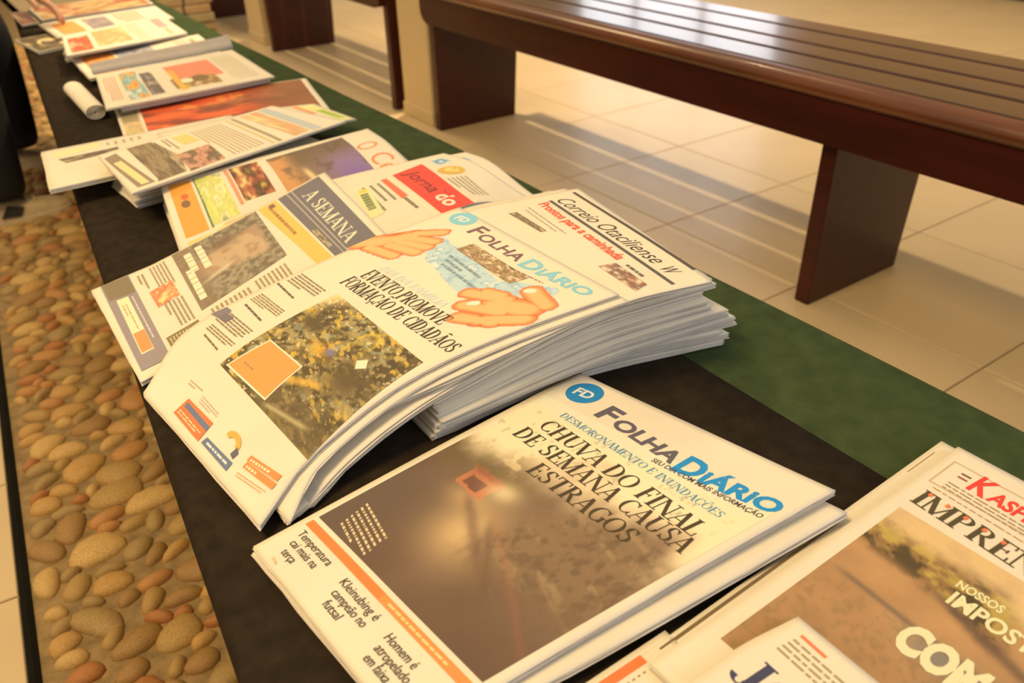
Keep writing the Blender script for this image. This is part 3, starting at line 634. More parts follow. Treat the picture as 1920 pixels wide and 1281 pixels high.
# --- second broadsheet stack: the tall pile, the draped copies, the title under it and the paper on top
FK = VV((.060, .006), (.090, .011), (.16, .026), (.283, .062), (.474, .112), (.56, .1165), (.68, .118)); fk = knots(FK); FT = np.array([edge(FK, fk, q / 240) for q in range(241)])
def zF(x, y): return np.interp(x, FT[:, 0], FT[:, 1]) + .0007 * np.sin(15 * x + 2) * np.sin(17 * y + 1) * sst(.12, .25, x)
def zC(x, y): return zF(x, y) - .0095
def zDL(x, y): return np.maximum(.0008, zC(x, y) - .0078 - .0095 + .0062 * sst(.28, .46, x))
def zDT(x, y): return np.maximum(zC(x, y) - .0078, zDL(x, y) + .0058)
def between(f): return lambda x, y: zDL(x, y) * (1 - f) + zDT(x, y) * f
def frac(f): return lambda x, y: zDL(x, y) * f
for i in range(14):
    rg = random.Random(100 + i); j = lambda s_=.006: rg.uniform(-s_, s_); sx = .020 * (1 - i / 13) ** 1.5 + j(.008)
    fx0 = .015 * (i / 13); dx, dy = j(.003), j(.002) + (.010 if i > 8 else 0)
    L_ = VV((.288 + fx0 + dx, .80 + dy, 0), (.618 + sx + dx, .79 + dy, 0)); R_ = VV((.283 + fx0 + dx, .556 - sx * .3 + dy, 0), (.45 + dx, (.550 if i < 4 else .536 - sx * .3) + dy, 0), (.606 + sx * 1.8 + dx, .510 - sx * .4 + dy, 0))
    newspaper('newspaper', Field(L_, R_, frac((i + .92) / 14)), Field(L_, R_, frac((i + .06) / 14)), 5, nth(i, 14) + ' plain folded newspaper of the tall pile under the two hands front page', 'unsold copies in the tall pile', jit=.007, seed=200 + i, nu=8, nv=26)
for i in range(3):
    sh = .012 * (2 - i); L_ = VV((.120 + sh, .790, 0), (.20, .800, 0), (.47, .795, 0)); R_ = VV((.126 + sh, .533 - .004 * i, 0), (.20, .552, 0), (.305, .556, 0), (.47, .53, 0))
    newspaper('newspaper', Field(L_, R_, between((i + .82) / 3)), Field(L_, R_, between((i + .18) / 3)), 4, nth(i, 3) + ' of three plain copies draped from the tall pile onto the cloth', 'copies draped over the front of the tall pile', jit=.012, seed=300 + i, nv=30)
ZF['correio'] = zC; ZF['fd_top'] = zF
PAPERS['correio'] = (VV((.27, .83, .0535), (.45, .80, .101), (.627, .761, .108)), VV((.235, .575, .040), (.41, .528, .0985), (.575, .484, .108)))
S, root, P = std('correio', 'newspaper', 'newspaper with a black ruled title beneath the blue logo front page', .0034, 3, 2, jit=.005)
P.quad('title', (.035, .026), (.90, -.002), (.90, .010), (.035, .038), (74, 68, 64)); P.quad('title', (.075, .128), (.965, .098), (.965, .110), (.075, .140), (84, 80, 80))
P.text('title', 'Correio Otaciliense', (.085, .118), (.80, .088), .020, (66, 60, 54), shear=.35); P.text('title', 'W', (.845, .090), (.90, .087), .018, (66, 60, 54), shear=.5)
P.text('headline', 'Prontos para a caminhada', (.085, .182), (.715, .166), .0135, (232, 92, 62), bold=.03)
P.quad('story', (.128, .272), (.36, .252), (.36, .272), (.125, .300), pic_noise(((150, 140, 110), (96, 84, 70), (190, 176, 140)), 91, 9, 3), (24, 6)); P.lines('story', (.10, .215), (.70, .195), (.10, .228), 1, (130, 122, 110), .25, 3); P.lines('story', (.12, .232), (.62, .214), (.12, .245), 1, (150, 140, 124), .3, 4)
P.quad('photograph', (.735, .178), (.93, .168), (.955, .215), (.73, .232), pic_noise(((206, 196, 180), (150, 110, 90), (110, 90, 84), (220, 200, 176)), 92, 6, 3), (24, 10)); P.lines('photograph', (.765, .150), (.95, .144), (.765, .164), 1, (96, 90, 86), .7, 7)
P.build(root)
# a shifted second copy shows a strip at its left
E_ = [[p + np.array((-.006, .018, 0)) for p in e] for e in PAPERS['correio']]; newspaper('newspaper', Field(*E_, lambda x, y: zC(x, y) - .0042), Field(*E_, lambda x, y: zC(x, y) - .0055), 1, 'thin newspaper strip showing left of the black ruled title', 'newspapers laid out on the table', jit=.002, seed=37)
# a copy below the top one, then the top front page
E_ = [[p + np.array((.022 if q == 0 else .004, -.010 if k else -.004, 0)) for q, p in enumerate(e)] for k, e in enumerate(PAPERS['fd_top'])]; newspaper('newspaper', Field(*E_, lambda x, y: zF(x, y) - .005), Field(*E_, lambda x, y: zF(x, y) - .008), 3, 'second copy just under the front page with the two hands', 'newspapers laid out on the table', jit=.010, seed=38)
S, root, P = std('fd_top', 'newspaper', 'front page with two hands tearing a blue paper, on the tall pile', .0045, 3, 3, jit=.006)
P.quad('hands_picture', (-.02, 0), (1.0, 0), (1.0, .36), (-.02, .36), pic_hands, (230, 110))
CB = (120, 184, 222)
P.disc('masthead', (.113, .032), (.066, .032), CB); P.text('masthead', 'FD', (.080, .047), (.148, .042), .0085, (236, 232, 214), bold=.03)
P.text('masthead', 'F', (.225, .066), (.285, .066), .0175, (112, 84, 96), bold=.02); P.text('masthead', 'OLHA', (.295, .068), (.575, .072), .0125, (112, 84, 96), bold=.02)
P.text('masthead', 'D', (.595, .078), (.68, .076), .0165, CB, bold=.03); P.text('masthead', 'iÁRiO', (.69, .075), (.945, .062), .0125, CB, bold=.03); P.lines('masthead', (.60, .095), (.93, .080), (.60, .102), 1, (140, 110, 110), .5, 3)
P.quad('torn_photo', (.338, .090), (.712, .098), (.705, .146), (.33, .136), pic_noise(((92, 74, 52), (168, 150, 120), (120, 96, 70), (214, 200, 176), (84, 70, 56)), 93, 9, 4), (50, 16))
for k_ in range(3): P.lines('torn_text', (.36 + .02 * k_, .157 + .018 * k_), (.62 + .02 * k_, .170 + .018 * k_), (.36 + .02 * k_, .172 + .018 * k_), 1, (118, 140, 158), .55, 20 + k_)
P.text('subheading', 'DIA DA FAMILIA', (.252, .318), (.690, .318), .0085, (186, 202, 214), 'serif', shear=.15)
P.text('headline', 'EVENTO PROMOVE', (.245, .368), (.788, .366), .0155, (58, 50, 42), 'serif'); P.text('headline', 'FORMAÇÃO DE CIDADÃOS', (.225, .418), (.965, .420), .0155, (58, 50, 42), 'serif')
P.quad('photograph', (.300, .448), (.952, .478), (1.0, .822), (.318, .785), pic_scrap, (130, 120))
P.quad('orange_notice', (.372, .652), (.622, .660), (.645, .782), (.345, .775), (250, 232, 196)); P.quad('orange_notice', (.379, .656), (.617, .664), (.638, .777), (.353, .770), (242, 146, 82)); P.lines('orange_notice', (.40, .735), (.47, .737), (.40, .752), 2, (150, 112, 96), .5, 4)
for (u0, v0, u1, v1, n_, sd) in ((.03, .452, .24, .50, 5, 1), (.04, .565, .25, .60, 5, 2), (.05, .655, .26, .70, 5, 3), (.07, .71, .27, .735, 3, 4)): P.lines('text_column', (u0, v0), (u1, v0 + .004), (u0, v1), n_, (128, 116, 98), .5, sd)
P.lines('text_column', (.02, .515), (.27, .530), (.02, .523), 1, (96, 86, 72), .7, 9); P.lines('text_column', (.06, .613), (.29, .628), (.06, .621), 1, (96, 86, 72), .7, 10); P.lines('text_column', (.10, .745), (.31, .760), (.10, .753), 1, (110, 98, 80), .7, 11)
P.poly('text_column', [(.015, .652), (.055, .652), (.055, .690), (-.0, .694)], (118, 112, 124)); P.poly('text_column', [(.055, .664), (.11, .664), (.11, .69), (.055, .69)], (110, 104, 116))
P.quad('red_advert', (.292, .916), (.500, .916), (.480, .978), (.254, .974), (228, 112, 68)); P.quad('red_advert', (.300, .925), (.495, .930), (.490, .945), (.292, .941), (96, 110, 140)); P.lines('red_advert', (.28, .952), (.47, .955), (.27, .968), 2, (246, 190, 150), .5, 3)
P.quad('blue_advert', (.515, .953), (.712, .951), (.706, .976), (.500, .974), (96, 110, 142)); P.lines('blue_advert', (.53, .958), (.70, .957), (.53, .970), 1, (206, 206, 206), .5, 2)
a_ = np.linspace(.2, 3.3, 14); P.put('blue_advert', np.vstack([np.stack([.65 - .052 * np.cos(a_), .915 - .026 * np.sin(a_)], 1), np.stack([.65 - .026 * np.cos(a_), .918 - .013 * np.sin(a_)], 1)]), [(i, i + 14, i + 15, i + 1) for i in range(13)], np.array(s255(232, 160, 80)))
P.poly('blue_advert', [(.69, .915), (.712, .925), (.70, .945), (.675, .94)], (90, 92, 110))
for z_ in (0, 1): P.quad('orange_logo', (.775, .905 + .018 * z_), (.955, .888 + .022 * z_), (.950, .906 + .022 * z_), (.768, .922 + .018 * z_), (236, 132, 78)); P.lines('orange_logo', (.785, .909 + .018 * z_), (.945, .893 + .022 * z_), (.782, .920 + .018 * z_), 1, (250, 226, 186), .6, 30 + z_, .008, .016)
P.lines('orange_logo', (.76, .955), (.93, .938), (.76, .970), 2, (214, 150, 110), .35, 5)
P.lines('small_print', (.24, .870), (.34, .868), (.24, .890), 2, (170, 156, 130), .4, 6); P.lines('small_print', (.36, .880), (.50, .885), (.36, .905), 3, (176, 162, 150), .4, 7)
P.build(root)

# --- right hand row: magazine-like title with the street photo, the copy under it, two papers at the near edge
Sx = Surf(VV((.262, .254, .0065), (.657, .263, .0075)), VV((.265, -.022, .0065), (.657, -.02, .0075)), warp=0); r2 = newspaper('newspaper', Sx, Flatten(Sx, .005), 3, 'lower copy showing a thin strip beside the street photo magazine', 'newspapers laid out on the table', jit=.004, seed=51)
P2 = Print(Sx); P2.rect('print', .012, .42, .022, .93, (110, 92, 64)); P2.rect('print', .016, .05, .019, .16, (150, 130, 96)); P2.build(r2)
S, root, P = std('imprensa', 'newspaper', 'paper with red brand name and grey street photo at the right edge', .006, 4, 5, jit=.004)
P.quad('photograph', (.050, .292), (.97, .292), (.97, .86), (.055, .86), pic_street, (110, 90))
for (p, q) in (((.032, .056), (.034, .162)),): P.quad('advert_box', p, (.9, .056), (.9, .060), (p[0], .060), (190, 168, 130)); P.quad('advert_box', p, (p[0] + .005, .056), (q[0] + .005, q[1]), q, (190, 168, 130)); P.quad('advert_box', q, (.9, q[1]), (.9, q[1] + .004), (q[0], q[1] + .004), (190, 168, 130))
P.rect('advert_box', .078, .082, .108, .088, (110, 80, 70)); P.rect('advert_box', .078, .098, .108, .104, (150, 80, 70))
P.text('advert_box', 'K', (.120, .122), (.178, .126), .026, (216, 60, 52), bold=.03); P.text('advert_box', 'ASPERSKY', (.182, .124), (.470, .138), .0165, (216, 60, 52), bold=.03)
for k_ in range(3): P.lines('advert_box', (.075, .132 + .012 * k_), (.6, .150 + .012 * k_), (.075, .139 + .012 * k_), 1, (150, 124, 98), .5, 40 + k_)
P.text('masthead', 'IMPRENSA', (.050, .258), (.545, .282), .0225, (74, 66, 42), 'serif')
for k_ in range(5): P.poly('stars', [(.072 + .058 * k_, .198 + .004 * k_), (.084 + .058 * k_, .203 + .004 * k_), (.078 + .058 * k_, .214 + .004 * k_), (.068 + .058 * k_, .209 + .004 * k_)], (214, 110, 74))
P.lines('masthead', (.06, .176), (.6, .196), (.06, .181), 1, (170, 120, 96), .5, 45)
P.text('headline', 'NOSSOS', (.312, .408), (.432, .404), .0085, (226, 210, 172), bold=.03); P.text('headline', 'IMPOSTOS', (.325, .458), (.62, .456), .0150, (226, 210, 172), bold=.03); P.text('headline', 'COM A', (.312, .622), (.62, .622), .0270, (222, 208, 174), bold=.06)
P.build(root)
S, root, P = std('near2', 'newspaper', 'newspaper with an orange margin bar at the bottom of the picture', .0045, 3, 6, jit=.004)
P.rect('print', .018, .085, .045, .30, (226, 112, 62)); P.lines('print', (.06, .10), (.065, .10), (.06, .3), 14, (150, 130, 100), .5, 4); P.text('print', 'J', (.06, .215), (.10, .215), .02, (226, 120, 80), 'serif'); P.text('print', 'O', (.11, .235), (.20, .235), .02, (66, 66, 92), 'serif'); P.build(root)
S, root, P = std('jornal_near', 'newspaper', 'newspaper with large navy serif title letters at the bottom edge', .0045, 3, 7, jit=.004)
P.quad('title', (.048, .028), (.125, .030), (.125, .038), (.048, .036), (224, 118, 82)); P.lines('title', (.048, .044), (.40, .050), (.048, .098), 4, (150, 134, 110), .4, 3); P.text('title', 'JO', (.035, .215), (.215, .215), .030, (58, 60, 92), 'serif'); P.build(root)

ZF['semana'] = lambda x, y: np.interp(x, [.05, .08, .16, .25, .34, .43, .50], [.0055, .006, .012, .0265, .042, .058, .064])
PAPERS['jornal'] = (VV((.40, 1.165, .036), (.50, 1.143, .046), (.637, 1.115, .055)), VV((.42, .918, .036), (.53, .92, .046), (.60, .925, .044), (.688, .93, .022)))
PAPERS['celeiro'] = (VV((.236, 1.300, .042), (.615, 1.345, .045)), VV((.198, 1.04, .014), (.600, 1.08, .034)))
def zJ(x, y): return np.interp(x, [.38, .42, .50, .637, .72], [.034, .038, .046, .055, .058]) - .038 * sst(.55, .70, x) * sst(1.08, .93, y)
ZF['jornal'] = zJ
def zCel(x, y): b_ = .0075 + .0125 * sst(.2, .36, x); return b_ + (.043 - b_) * sst(1.10, 1.29, y)
ZF['celeiro'] = zCel
# --- middle of the table
S, root, P = std('semana', 'newspaper', 'newspaper with a slate blue title band reading A SEMANA', .005, 4, 8)
P.quad('title_band', (.018, .036), (.985, .036), (.985, .215), (.018, .240), (104, 102, 114)); P.text('title_band', 'A SEMANA', (.13, .152), (.86, .150), .0245, (226, 216, 190), 'serif'); P.quad('title_band', (.02, .172), (.985, .160), (.985, .166), (.02, .178), (160, 158, 156)); P.quad('title_band', (.02, .195), (.985, .178), (.985, .182), (.02, .20), (170, 166, 160)); P.quad('title_band', (.55, .200), (.80, .195), (.80, .215), (.55, .222), pic_noise(((72, 66, 60), (180, 168, 140), (100, 96, 90)), 94), (12, 5))
P.quad('orange_strip', (.02, .250), (.985, .225), (.985, .285), (.02, .335), (232, 178, 98)); P.lines('orange_strip', (.06, .282), (.90, .258), (.06, .30), 1, (150, 110, 70), .8, 4); P.poly('orange_strip', [(.04, .268), (.09, .266), (.09, .29), (.04, .292)], (120, 90, 80))
P.quad('photograph', (.015, .345), (.640, .358), (.690, .722), (.010, .705), pic_bridge, (70, 60))
for k_, (u0, w_, v0) in enumerate(((.06, .40, .592), (.08, .42, .64), (.26, .36, .665))): P.lines('headline', (u0, v0), (u0 + w_, v0 + .012), (u0, v0 + .034), 1, (232, 220, 186), .8, 50 + k_, .03, .07)
for (u0, v0, u1, v1, n_, sd) in ((.03, .735, .30, .80, 5, 1), (.46, .745, .72, .82, 5, 2), (.70, .38, .94, .52, 8, 3), (.72, .54, .95, .70, 9, 4), (.06, .82, .24, .85, 2, 5)): P.lines('text_column', (u0, v0), (u1, v0 + .004), (u0, v1), n_, (148, 134, 110), .5, 60 + sd)
P.quad('portrait', (.26, .752), (.44, .752), (.47, .838), (.28, .838), pic_noise(((236, 206, 140), (226, 150, 110), (196, 110, 84), (238, 214, 160)), 95, 4, 4), (20, 20))
P.quad('dark_box', (.745, .748), (.93, .752), (.955, .868), (.765, .868), (122, 112, 88)); P.lines('dark_box', (.765, .758), (.925, .760), (.78, .862), 9, (190, 178, 146), .4, 8)
P.quad('blue_banner', (.010, .868), (.930, .885), (.925, .982), (.004, .968), (138, 130, 138)); P.quad('blue_banner', (.012, .872), (.22, .876), (.20, .965), (.008, .962), (120, 110, 88)); P.quad('blue_banner', (.23, .905), (.80, .915), (.80, .958), (.225, .945), (236, 216, 178)); P.quad('blue_banner', (.60, .912), (.79, .916), (.79, .955), (.60, .950), (230, 140, 90)); P.lines('blue_banner', (.30, .918), (.58, .922), (.30, .94), 2, (170, 140, 120), .4, 9); P.lines('blue_banner', (.25, .888), (.90, .898), (.25, .898), 1, (196, 190, 190), .5, 10)
P.build(root)
Sx = Field(*[[p + np.array(((.022, -.008, 0) if k else (.040, -.002, 0))) for p in e] for k, e in enumerate(PAPERS['jornal'])], lambda x, y: zJ(x, y) - .0074); r2 = newspaper('newspaper', Sx, Field(Sx.L0, Sx.R0, lambda x, y: zJ(x, y) - .0115), 3, 'second copy fanned out behind the red banner newspaper', 'newspapers laid out on the table', jit=.006, seed=61)
def jornal_print(P, full):
    P.vs = 1.38
    P.quad('coin_advert', (.10, .055), (.22, .06), (.24, .125), (.12, .12), pic_noise(((70, 120, 170), (150, 190, 214), (236, 230, 214)), 96, 4, 4), (12, 10)); P.disc('coin_advert', (.385, .135), (.085, .058), (196, 164, 84)); P.disc('coin_advert', (.375, .13), (.045, .03), (222, 194, 122))
    P.lines('text_column', (.52, .12), (.86, .17), (.50, .22), 5, (150, 140, 120), .45, 71)
    if not full: return
    P.quad('red_banner', (.13, .168), (1.0, .318), (1.0, .465), (.205, .345), (206, 70, 62)); P.text('red_banner', 'Jornal', (.225, .298), (.70, .372), .0225, (110, 40, 44), bold=.01); P.text('red_banner', 'do', (.73, .380), (.93, .410), .0245, (240, 222, 196), bold=.03)
    P.quad('red_banner', (.215, .365), (1.0, .482), (1.0, .492), (.22, .375), (224, 214, 188)); P.quad('red_banner', (.23, .385), (.60, .440), (.62, .475), (.24, .415), (214, 106, 86)); P.lines('red_banner', (.62, .45), (.98, .50), (.62, .475), 1, (110, 104, 90), .6, 3)
    for k_ in range(3): P.lines('text_column', (.28, .435 + .035 * k_), (.78, .515 + .035 * k_), (.28, .455 + .035 * k_), 1, (120, 120, 100), .6, 75 + k_)
    P.quad('green_advert', (.30, .50), (.72, .595), (.75, .665), (.31, .565), (206, 206, 160)); P.lines('green_advert', (.38, .528), (.72, .61), (.38, .57), 1, (110, 122, 82), .8, 5, .02, .04); P.poly('green_advert', [(.305, .51), (.36, .523), (.365, .56), (.31, .548)], (200, 190, 90))
P2 = Print(Sx); jornal_print(P2, False); P2.build(r2)
S, root, P = std('jornal', 'newspaper', 'newspaper with a red title banner and coin advert', .005, 4, 9); jornal_print(P, True); P.build(root)
for i in range(3):
    E_ = [[p + np.array((.004 * i, (.004, -.003, .002)[i], 0)) for p in e] for e in PAPERS['celeiro']]; q0, q1 = .05 + .25 * i, .255 + .25 * i
    newspaper('newspaper', Field(*E_, lambda x, y: zCel(x, y) * q1), Field(*E_, lambda x, y: zCel(x, y) * q0), 3, nth(i, 3) + ' of three plain copies under the orange lettered newspaper', 'copies under the orange lettered newspaper', jit=.012, seed=66 + i)
S = surf('celeiro'); root = newspaper('newspaper', S, Field(*PAPERS['celeiro'], lambda x, y: zCel(x, y) * .80), 3, 'newspaper with orange title letters and a purple dusk photo', 'newspapers laid out on the table', seed=10); P = Print(S)
P.text('title', 'O', (.245, .150), (.345, .144), .040, (232, 130, 88), bold=0); P.text('title', 'Celeiro', (.43, .140), (1.0, .125), .040, (232, 130, 88), bold=0)
P.quad('photograph', (.04, .155), (.96, .160), (.96, .545), (.08, .545), pic_night, (50, 40))
P.rect('bottom_adverts', .07, .585, .50, .715, pic_noise(((180, 150, 70), (70, 56, 44), (150, 80, 56), (206, 190, 130)), 97, 4, 4), (24, 20)); P.rect('bottom_adverts', .07, .722, .52, .738, (206, 140, 110)); P.rect('bottom_adverts', .09, .755, .60, .865, pic_noise(((214, 206, 120), (176, 186, 110), (232, 222, 170), (140, 150, 110)), 98, 5, 4), (24, 18)); P.rect('bottom_adverts', .08, .862, .62, .870, (90, 120, 80)); P.rect('bottom_adverts', .62, .58, .98, .86, pic_noise(((230, 214, 170), (200, 190, 140), (180, 150, 110)), 99, 4, 6), (20, 18))
P.rect('bottom_adverts', .08, .882, .62, .972, (238, 148, 66)); P.disc('bottom_adverts', (.33, .93), (.035, .018), (120, 90, 70)); P.disc('bottom_adverts', (.26, .925), (.03, .015), (190, 96, 60)); P.rect('bottom_adverts', .66, .88, .97, .972, (226, 190, 120))
P.build(root)

# --- pile with the slanted photo headline, papers under it
def simple(L, R, name, label, thick=.004, sheets=3, seed=0, group='newspapers laid out on the table', jit=.008, warp=.0004, cat='newspaper'):
    S = Surf(VV(*L), VV(*R), warp=warp, seed=seed); return newspaper(name, S, Flatten(S, thick), sheets, label, group, cat, jit, seed, 8, 10), Print(S)
for i in range(4):
    z = .0048 * (i + 1) + (.012 if i > 3 else 0) + .0008; rg = random.Random(400 + i); q = lambda: rg.uniform(-.008, .008)
    simple(((.195 + q(), 1.455 + q(), z), (.52 + q(), 1.52, z)), ((.20 + q(), 1.322 + q(), z), (.55, 1.375, z)), 'newspaper', nth(i, 4) + ' of four plain copies under the slanted grey photo newspaper', .0042, 4, 410 + i, 'copies under the slanted grey photo newspaper', .014)
r2, P2 = simple(((.116, 1.612, .034), (.45, 1.60, .040)), ((.096, 1.407, .034), (.43, 1.40, .040)), 'newspaper', 'pale newspaper jutting out to the left over the table edge', .007, 4, 420)
P2.quad('print', (.05, .72), (.18, .72), (.24, .96), (.10, .95), (222, 208, 164)); P2.quad('print', (.28, .64), (.40, .64), (.44, .90), (.30, .93), pic_noise(((190, 176, 150), (110, 98, 84), (84, 76, 70)), 101, 3, 6), (10, 20)); P2.lines('print', (.10, .5), (.2, .5), (.10, .7), 5, (170, 156, 130), .4, 2); P2.build(r2)
r2, P2 = simple(((.30, 1.55, .0465), (.50, 1.56, .0485), (.60, 1.55, .045)), ((.30, 1.33, .0465), (.52, 1.40, .0475), (.60, 1.44, .036), (.652, 1.47, .024)), 'newspaper', 'yellow and green printed page curling out behind the pile', .003, 2, 421, jit=.004)
P2.rect('print', .05, .02, .95, .12, (232, 222, 150)); P2.rect('print', .35, .04, .85, .10, (150, 176, 84)); P2.rect('print', .05, .13, .5, .17, (232, 150, 100)); P2.build(r2)
S, root, P = std('n10', 'newspaper', 'newspaper with slanted grey street photo on top of its pile', .0045, 4, 11)
P.quad('photograph', (.07, .73), (.55, .715), (.93, .770), (.95, .895), pic_noise(((96, 86, 70), (140, 126, 104), (180, 164, 134), (84, 74, 62)), 102, 3, 5), (24, 24)); P.quad('photograph', (.50, .56), (.93, .60), (.96, .76), (.52, .72), pic_noise(((150, 110, 96), (196, 150, 130), (100, 80, 70), (120, 116, 90)), 103, 4, 5), (20, 20)); P.quad('photograph', (.05, .735), (.93, .775), (.94, .885), (.04, .865), pic_noise(((96, 86, 70), (150, 134, 108), (84, 74, 62)), 104, 3, 5), (24, 20))
P.quad('side_bar', (.08, .925), (.93, .900), (.935, .970), (.12, .99), (138, 122, 108)); P.quad('side_bar', (.28, .935), (.90, .918), (.90, .95), (.29, .972), (226, 200, 150))
P.quad('title', (.03, .05), (.96, .12), (.96, .17), (.04, .11), (170, 180, 186)); P.quad('title', (.05, .125), (.93, .18), (.95, .265), (.06, .235), pic_noise(((226, 196, 150), (190, 160, 120), (210, 150, 120)), 105, 4, 4), (20, 12)); P.quad('title', (.05, .27), (.96, .33), (.96, .35), (.05, .29), (150, 140, 110)); P.quad('title', (.05, .31), (.96, .37), (.96, .382), (.05, .322), (190, 180, 130))
P.lines('text_column', (.08, .36), (.92, .40), (.08, .54), 9, (176, 160, 130), .4, 7); P.rect('text_column', .10, .56, .34, .64, (220, 190, 120)); P.lines('text_column', (.08, .66), (.40, .67), (.08, .70), 2, (160, 144, 110), .5, 8)
P.build(root)

# --- orange page, tabloid with the pink panel, and the farther ones
S, root, P = std('n11', 'newspaper', 'page almost covered by an orange red photograph', .005, 3, 12)
P.rect('photograph', .02, .03, .98, .885, pic_orange, (60, 60)); P.rect('margin_print', .05, .90, .95, .985, pic_noise(((226, 206, 140), (176, 160, 120), (230, 190, 150)), 106, 4, 2), (20, 6)); P.rect('margin_print', .30, .905, .55, .98, (150, 140, 110)); P.build(root)
for i in range(3): simple(((.315, 2.095, .010 + .0105 * i), (.63, 2.11, .012 + .0115 * i)), ((.298, 1.955 if i < 1 else 1.83, (.008, .0235, .0290)[i]), (.63, 1.955 if i < 1 else 1.87, (.010, .0215, .0260)[i])), 'newspaper', nth(i, 3) + ' of three plain copies under the pink panel tabloid', .0042, 3, 430 + i, 'copies under the pink panel tabloid', .012)
S, root, P = std('n12', 'newspaper', 'tabloid with a salmon pink panel and small colour photos', .004, 3, 13)
P.rect('photograph', .16, .24, .66, .56, (226, 130, 106)); P.quad('photograph', (.62, .30), (.88, .30), (.86, .58), (.56, .58), pic_noise(((196, 170, 90), (120, 90, 60), (236, 220, 180)), 107, 4, 4), (20, 20)); P.disc('photograph', (.66, .40), (.10, .055), (120, 96, 66)); P.disc('photograph', (.66, .49), (.07, .04), (240, 224, 190)); P.rect('photograph', .30, .52, .90, .56, (206, 166, 80))
P.rect('photograph', .22, .655, .88, .735, pic_noise(((140, 136, 140), (84, 76, 74), (200, 190, 176)), 108, 4, 4), (16, 10)); P.rect('photograph', .12, .745, .90, .86, pic_noise(((206, 206, 196), (110, 160, 176), (226, 170, 80), (196, 84, 56)), 109, 4, 3), (20, 14)); P.lines('text_column', (.15, .885), (.85, .89), (.15, .97), 5, (196, 150, 110), .4, 6); P.lines('text_column', (.12, .06), (.90, .06), (.12, .22), 7, (190, 180, 156), .4, 7); P.build(root)
# the grey back page folded up along its far side
uu = np.linspace(-.04, 1.04, 25)
e0 = np.stack([np.interp(uu, [0, 1], [.305, .640]), np.interp(uu, [0, 1], [2.113, 2.13]), TZ + .0395 + .008 * np.clip(uu, 0, 1)], 1); rows = []
for dy, dz in ((0, 0), (.012, .010), (.017, .016), (.017, .022)): rows.append(e0 + np.array((0, dy, dz)) + np.stack([0 * uu, .003 * np.sin(uu * 7), .012 * uu * dz / .036], 1))
rows = np.array(rows); bot = rows + np.array((0, .0012, -.0002)); V_ = np.vstack([rows.reshape(-1, 3), bot.reshape(-1, 3)]); n_ = 100; F_ = []
for i in range(3):
    for j in range(24): a = i * 25 + j; F_ += [(a, a + 1, a + 26, a + 25), (n_ + a, n_ + a + 25, n_ + a + 26, n_ + a + 1)]
for j in range(24): F_ += [(j + 1, j, n_ + j, n_ + j + 1), (75 + j, 76 + j, n_ + 76 + j, n_ + 75 + j)]
from_data('turned_up_page', V_, F_, mat('grey_back_page', (.50, .46, .42), .8, .05, 20), root, True, None, root.location)
# rolled paper whose round end shows at the left
rt = thing('rolled_newspaper', (.256, 1.99, TZ), 'rolled cream newspaper poking out left of the pink panel tabloid', 'newspaper')
V_, F_ = [], []; N_ = 84
for s_ in range(2):
    for k in range(N_ + 1):
        th = k / N_ * 2 * math.pi * 4.2; r_ = .0160 - .0032 * th / (2 * math.pi)
        for rr_ in (r_, r_ - .0008):
            for yy in (-.115, .125)[s_:s_ + 1]: V_.append((1.35 * rr_ * math.cos(th), yy, .0172 + rr_ * math.sin(th)))
m_ = 2 * (N_ + 1)
for k in range(N_): a = 2 * k; F_ += [(a, a + 2, m_ + a + 2, m_ + a), (a + 1, m_ + a + 1, m_ + a + 3, a + 3), (a, a + 1, a + 3, a + 2), (m_ + a, m_ + a + 2, m_ + a + 3, m_ + a + 1)]
o = from_data('roll', V_, F_, M['paper'], rt, False)
S, root, P = std('n13', 'newspaper', 'newspaper with blue and orange cover blocks behind the turned up grey page', .006, 3, 14)
P.rect('print', .10, .72, .92, .94, pic_noise(((206, 110, 56), (230, 160, 80), (150, 80, 50)), 110, 3, 3), (16, 12)); P.rect('print', .08, .42, .92, .70, pic_noise(((110, 120, 150), (160, 160, 170), (84, 80, 96)), 111, 4, 4), (16, 14)); P.rect('print', .35, .26, .85, .38, (96, 88, 104)); P.rect('print', .15, .08, .7, .12, (160, 150, 110)); P.lines('print', (.1, .15), (.9, .15), (.1, .24), 4, (180, 170, 140), .4, 5); P.build(root)
for i in range(2): simple(((.33, 2.59, .012 + .016 * i), (.61, 2.68, .014 + .018 * i)), ((.30, 2.46, .012 + .016 * i), (.62, 2.49, .012 + .013 * i)), 'newspaper', ('lower', 'upper')[i] + ' of two plain copies under the red cornered newspaper', .009, 4, 440 + i, 'copies under the red cornered newspaper', .010)
S, root, P = std('n14', 'newspaper', 'newspaper with a red picture in its corner, on a small far pile', .006, 3, 15)
P.rect('photograph', .22, .78, .92, .96, pic_noise(((226, 120, 70), (206, 70, 50), (236, 190, 150)), 112, 4, 4), (16, 12)); P.rect('photograph', .12, .45, .85, .74, pic_noise(((206, 190, 140), (170, 150, 104), (226, 212, 168)), 113, 4, 4), (16, 14)); P.lines('text_column', (.1, .30), (.9, .30), (.1, .43), 5, (190, 176, 140), .4, 4); P.rect('title', .10, .07, .55, .16, (170, 150, 146)); P.rect('title', .6, .09, .9, .14, (186, 172, 150)); P.build(root)
r2, P2 = simple(((.232, 2.84, .010), (.40, 2.90, .010)), ((.262, 2.625, .010), (.43, 2.68, .010)), 'magazine', 'dark covered magazine with a round emblem near the far person', .0075, 4, 450, cat='magazine')
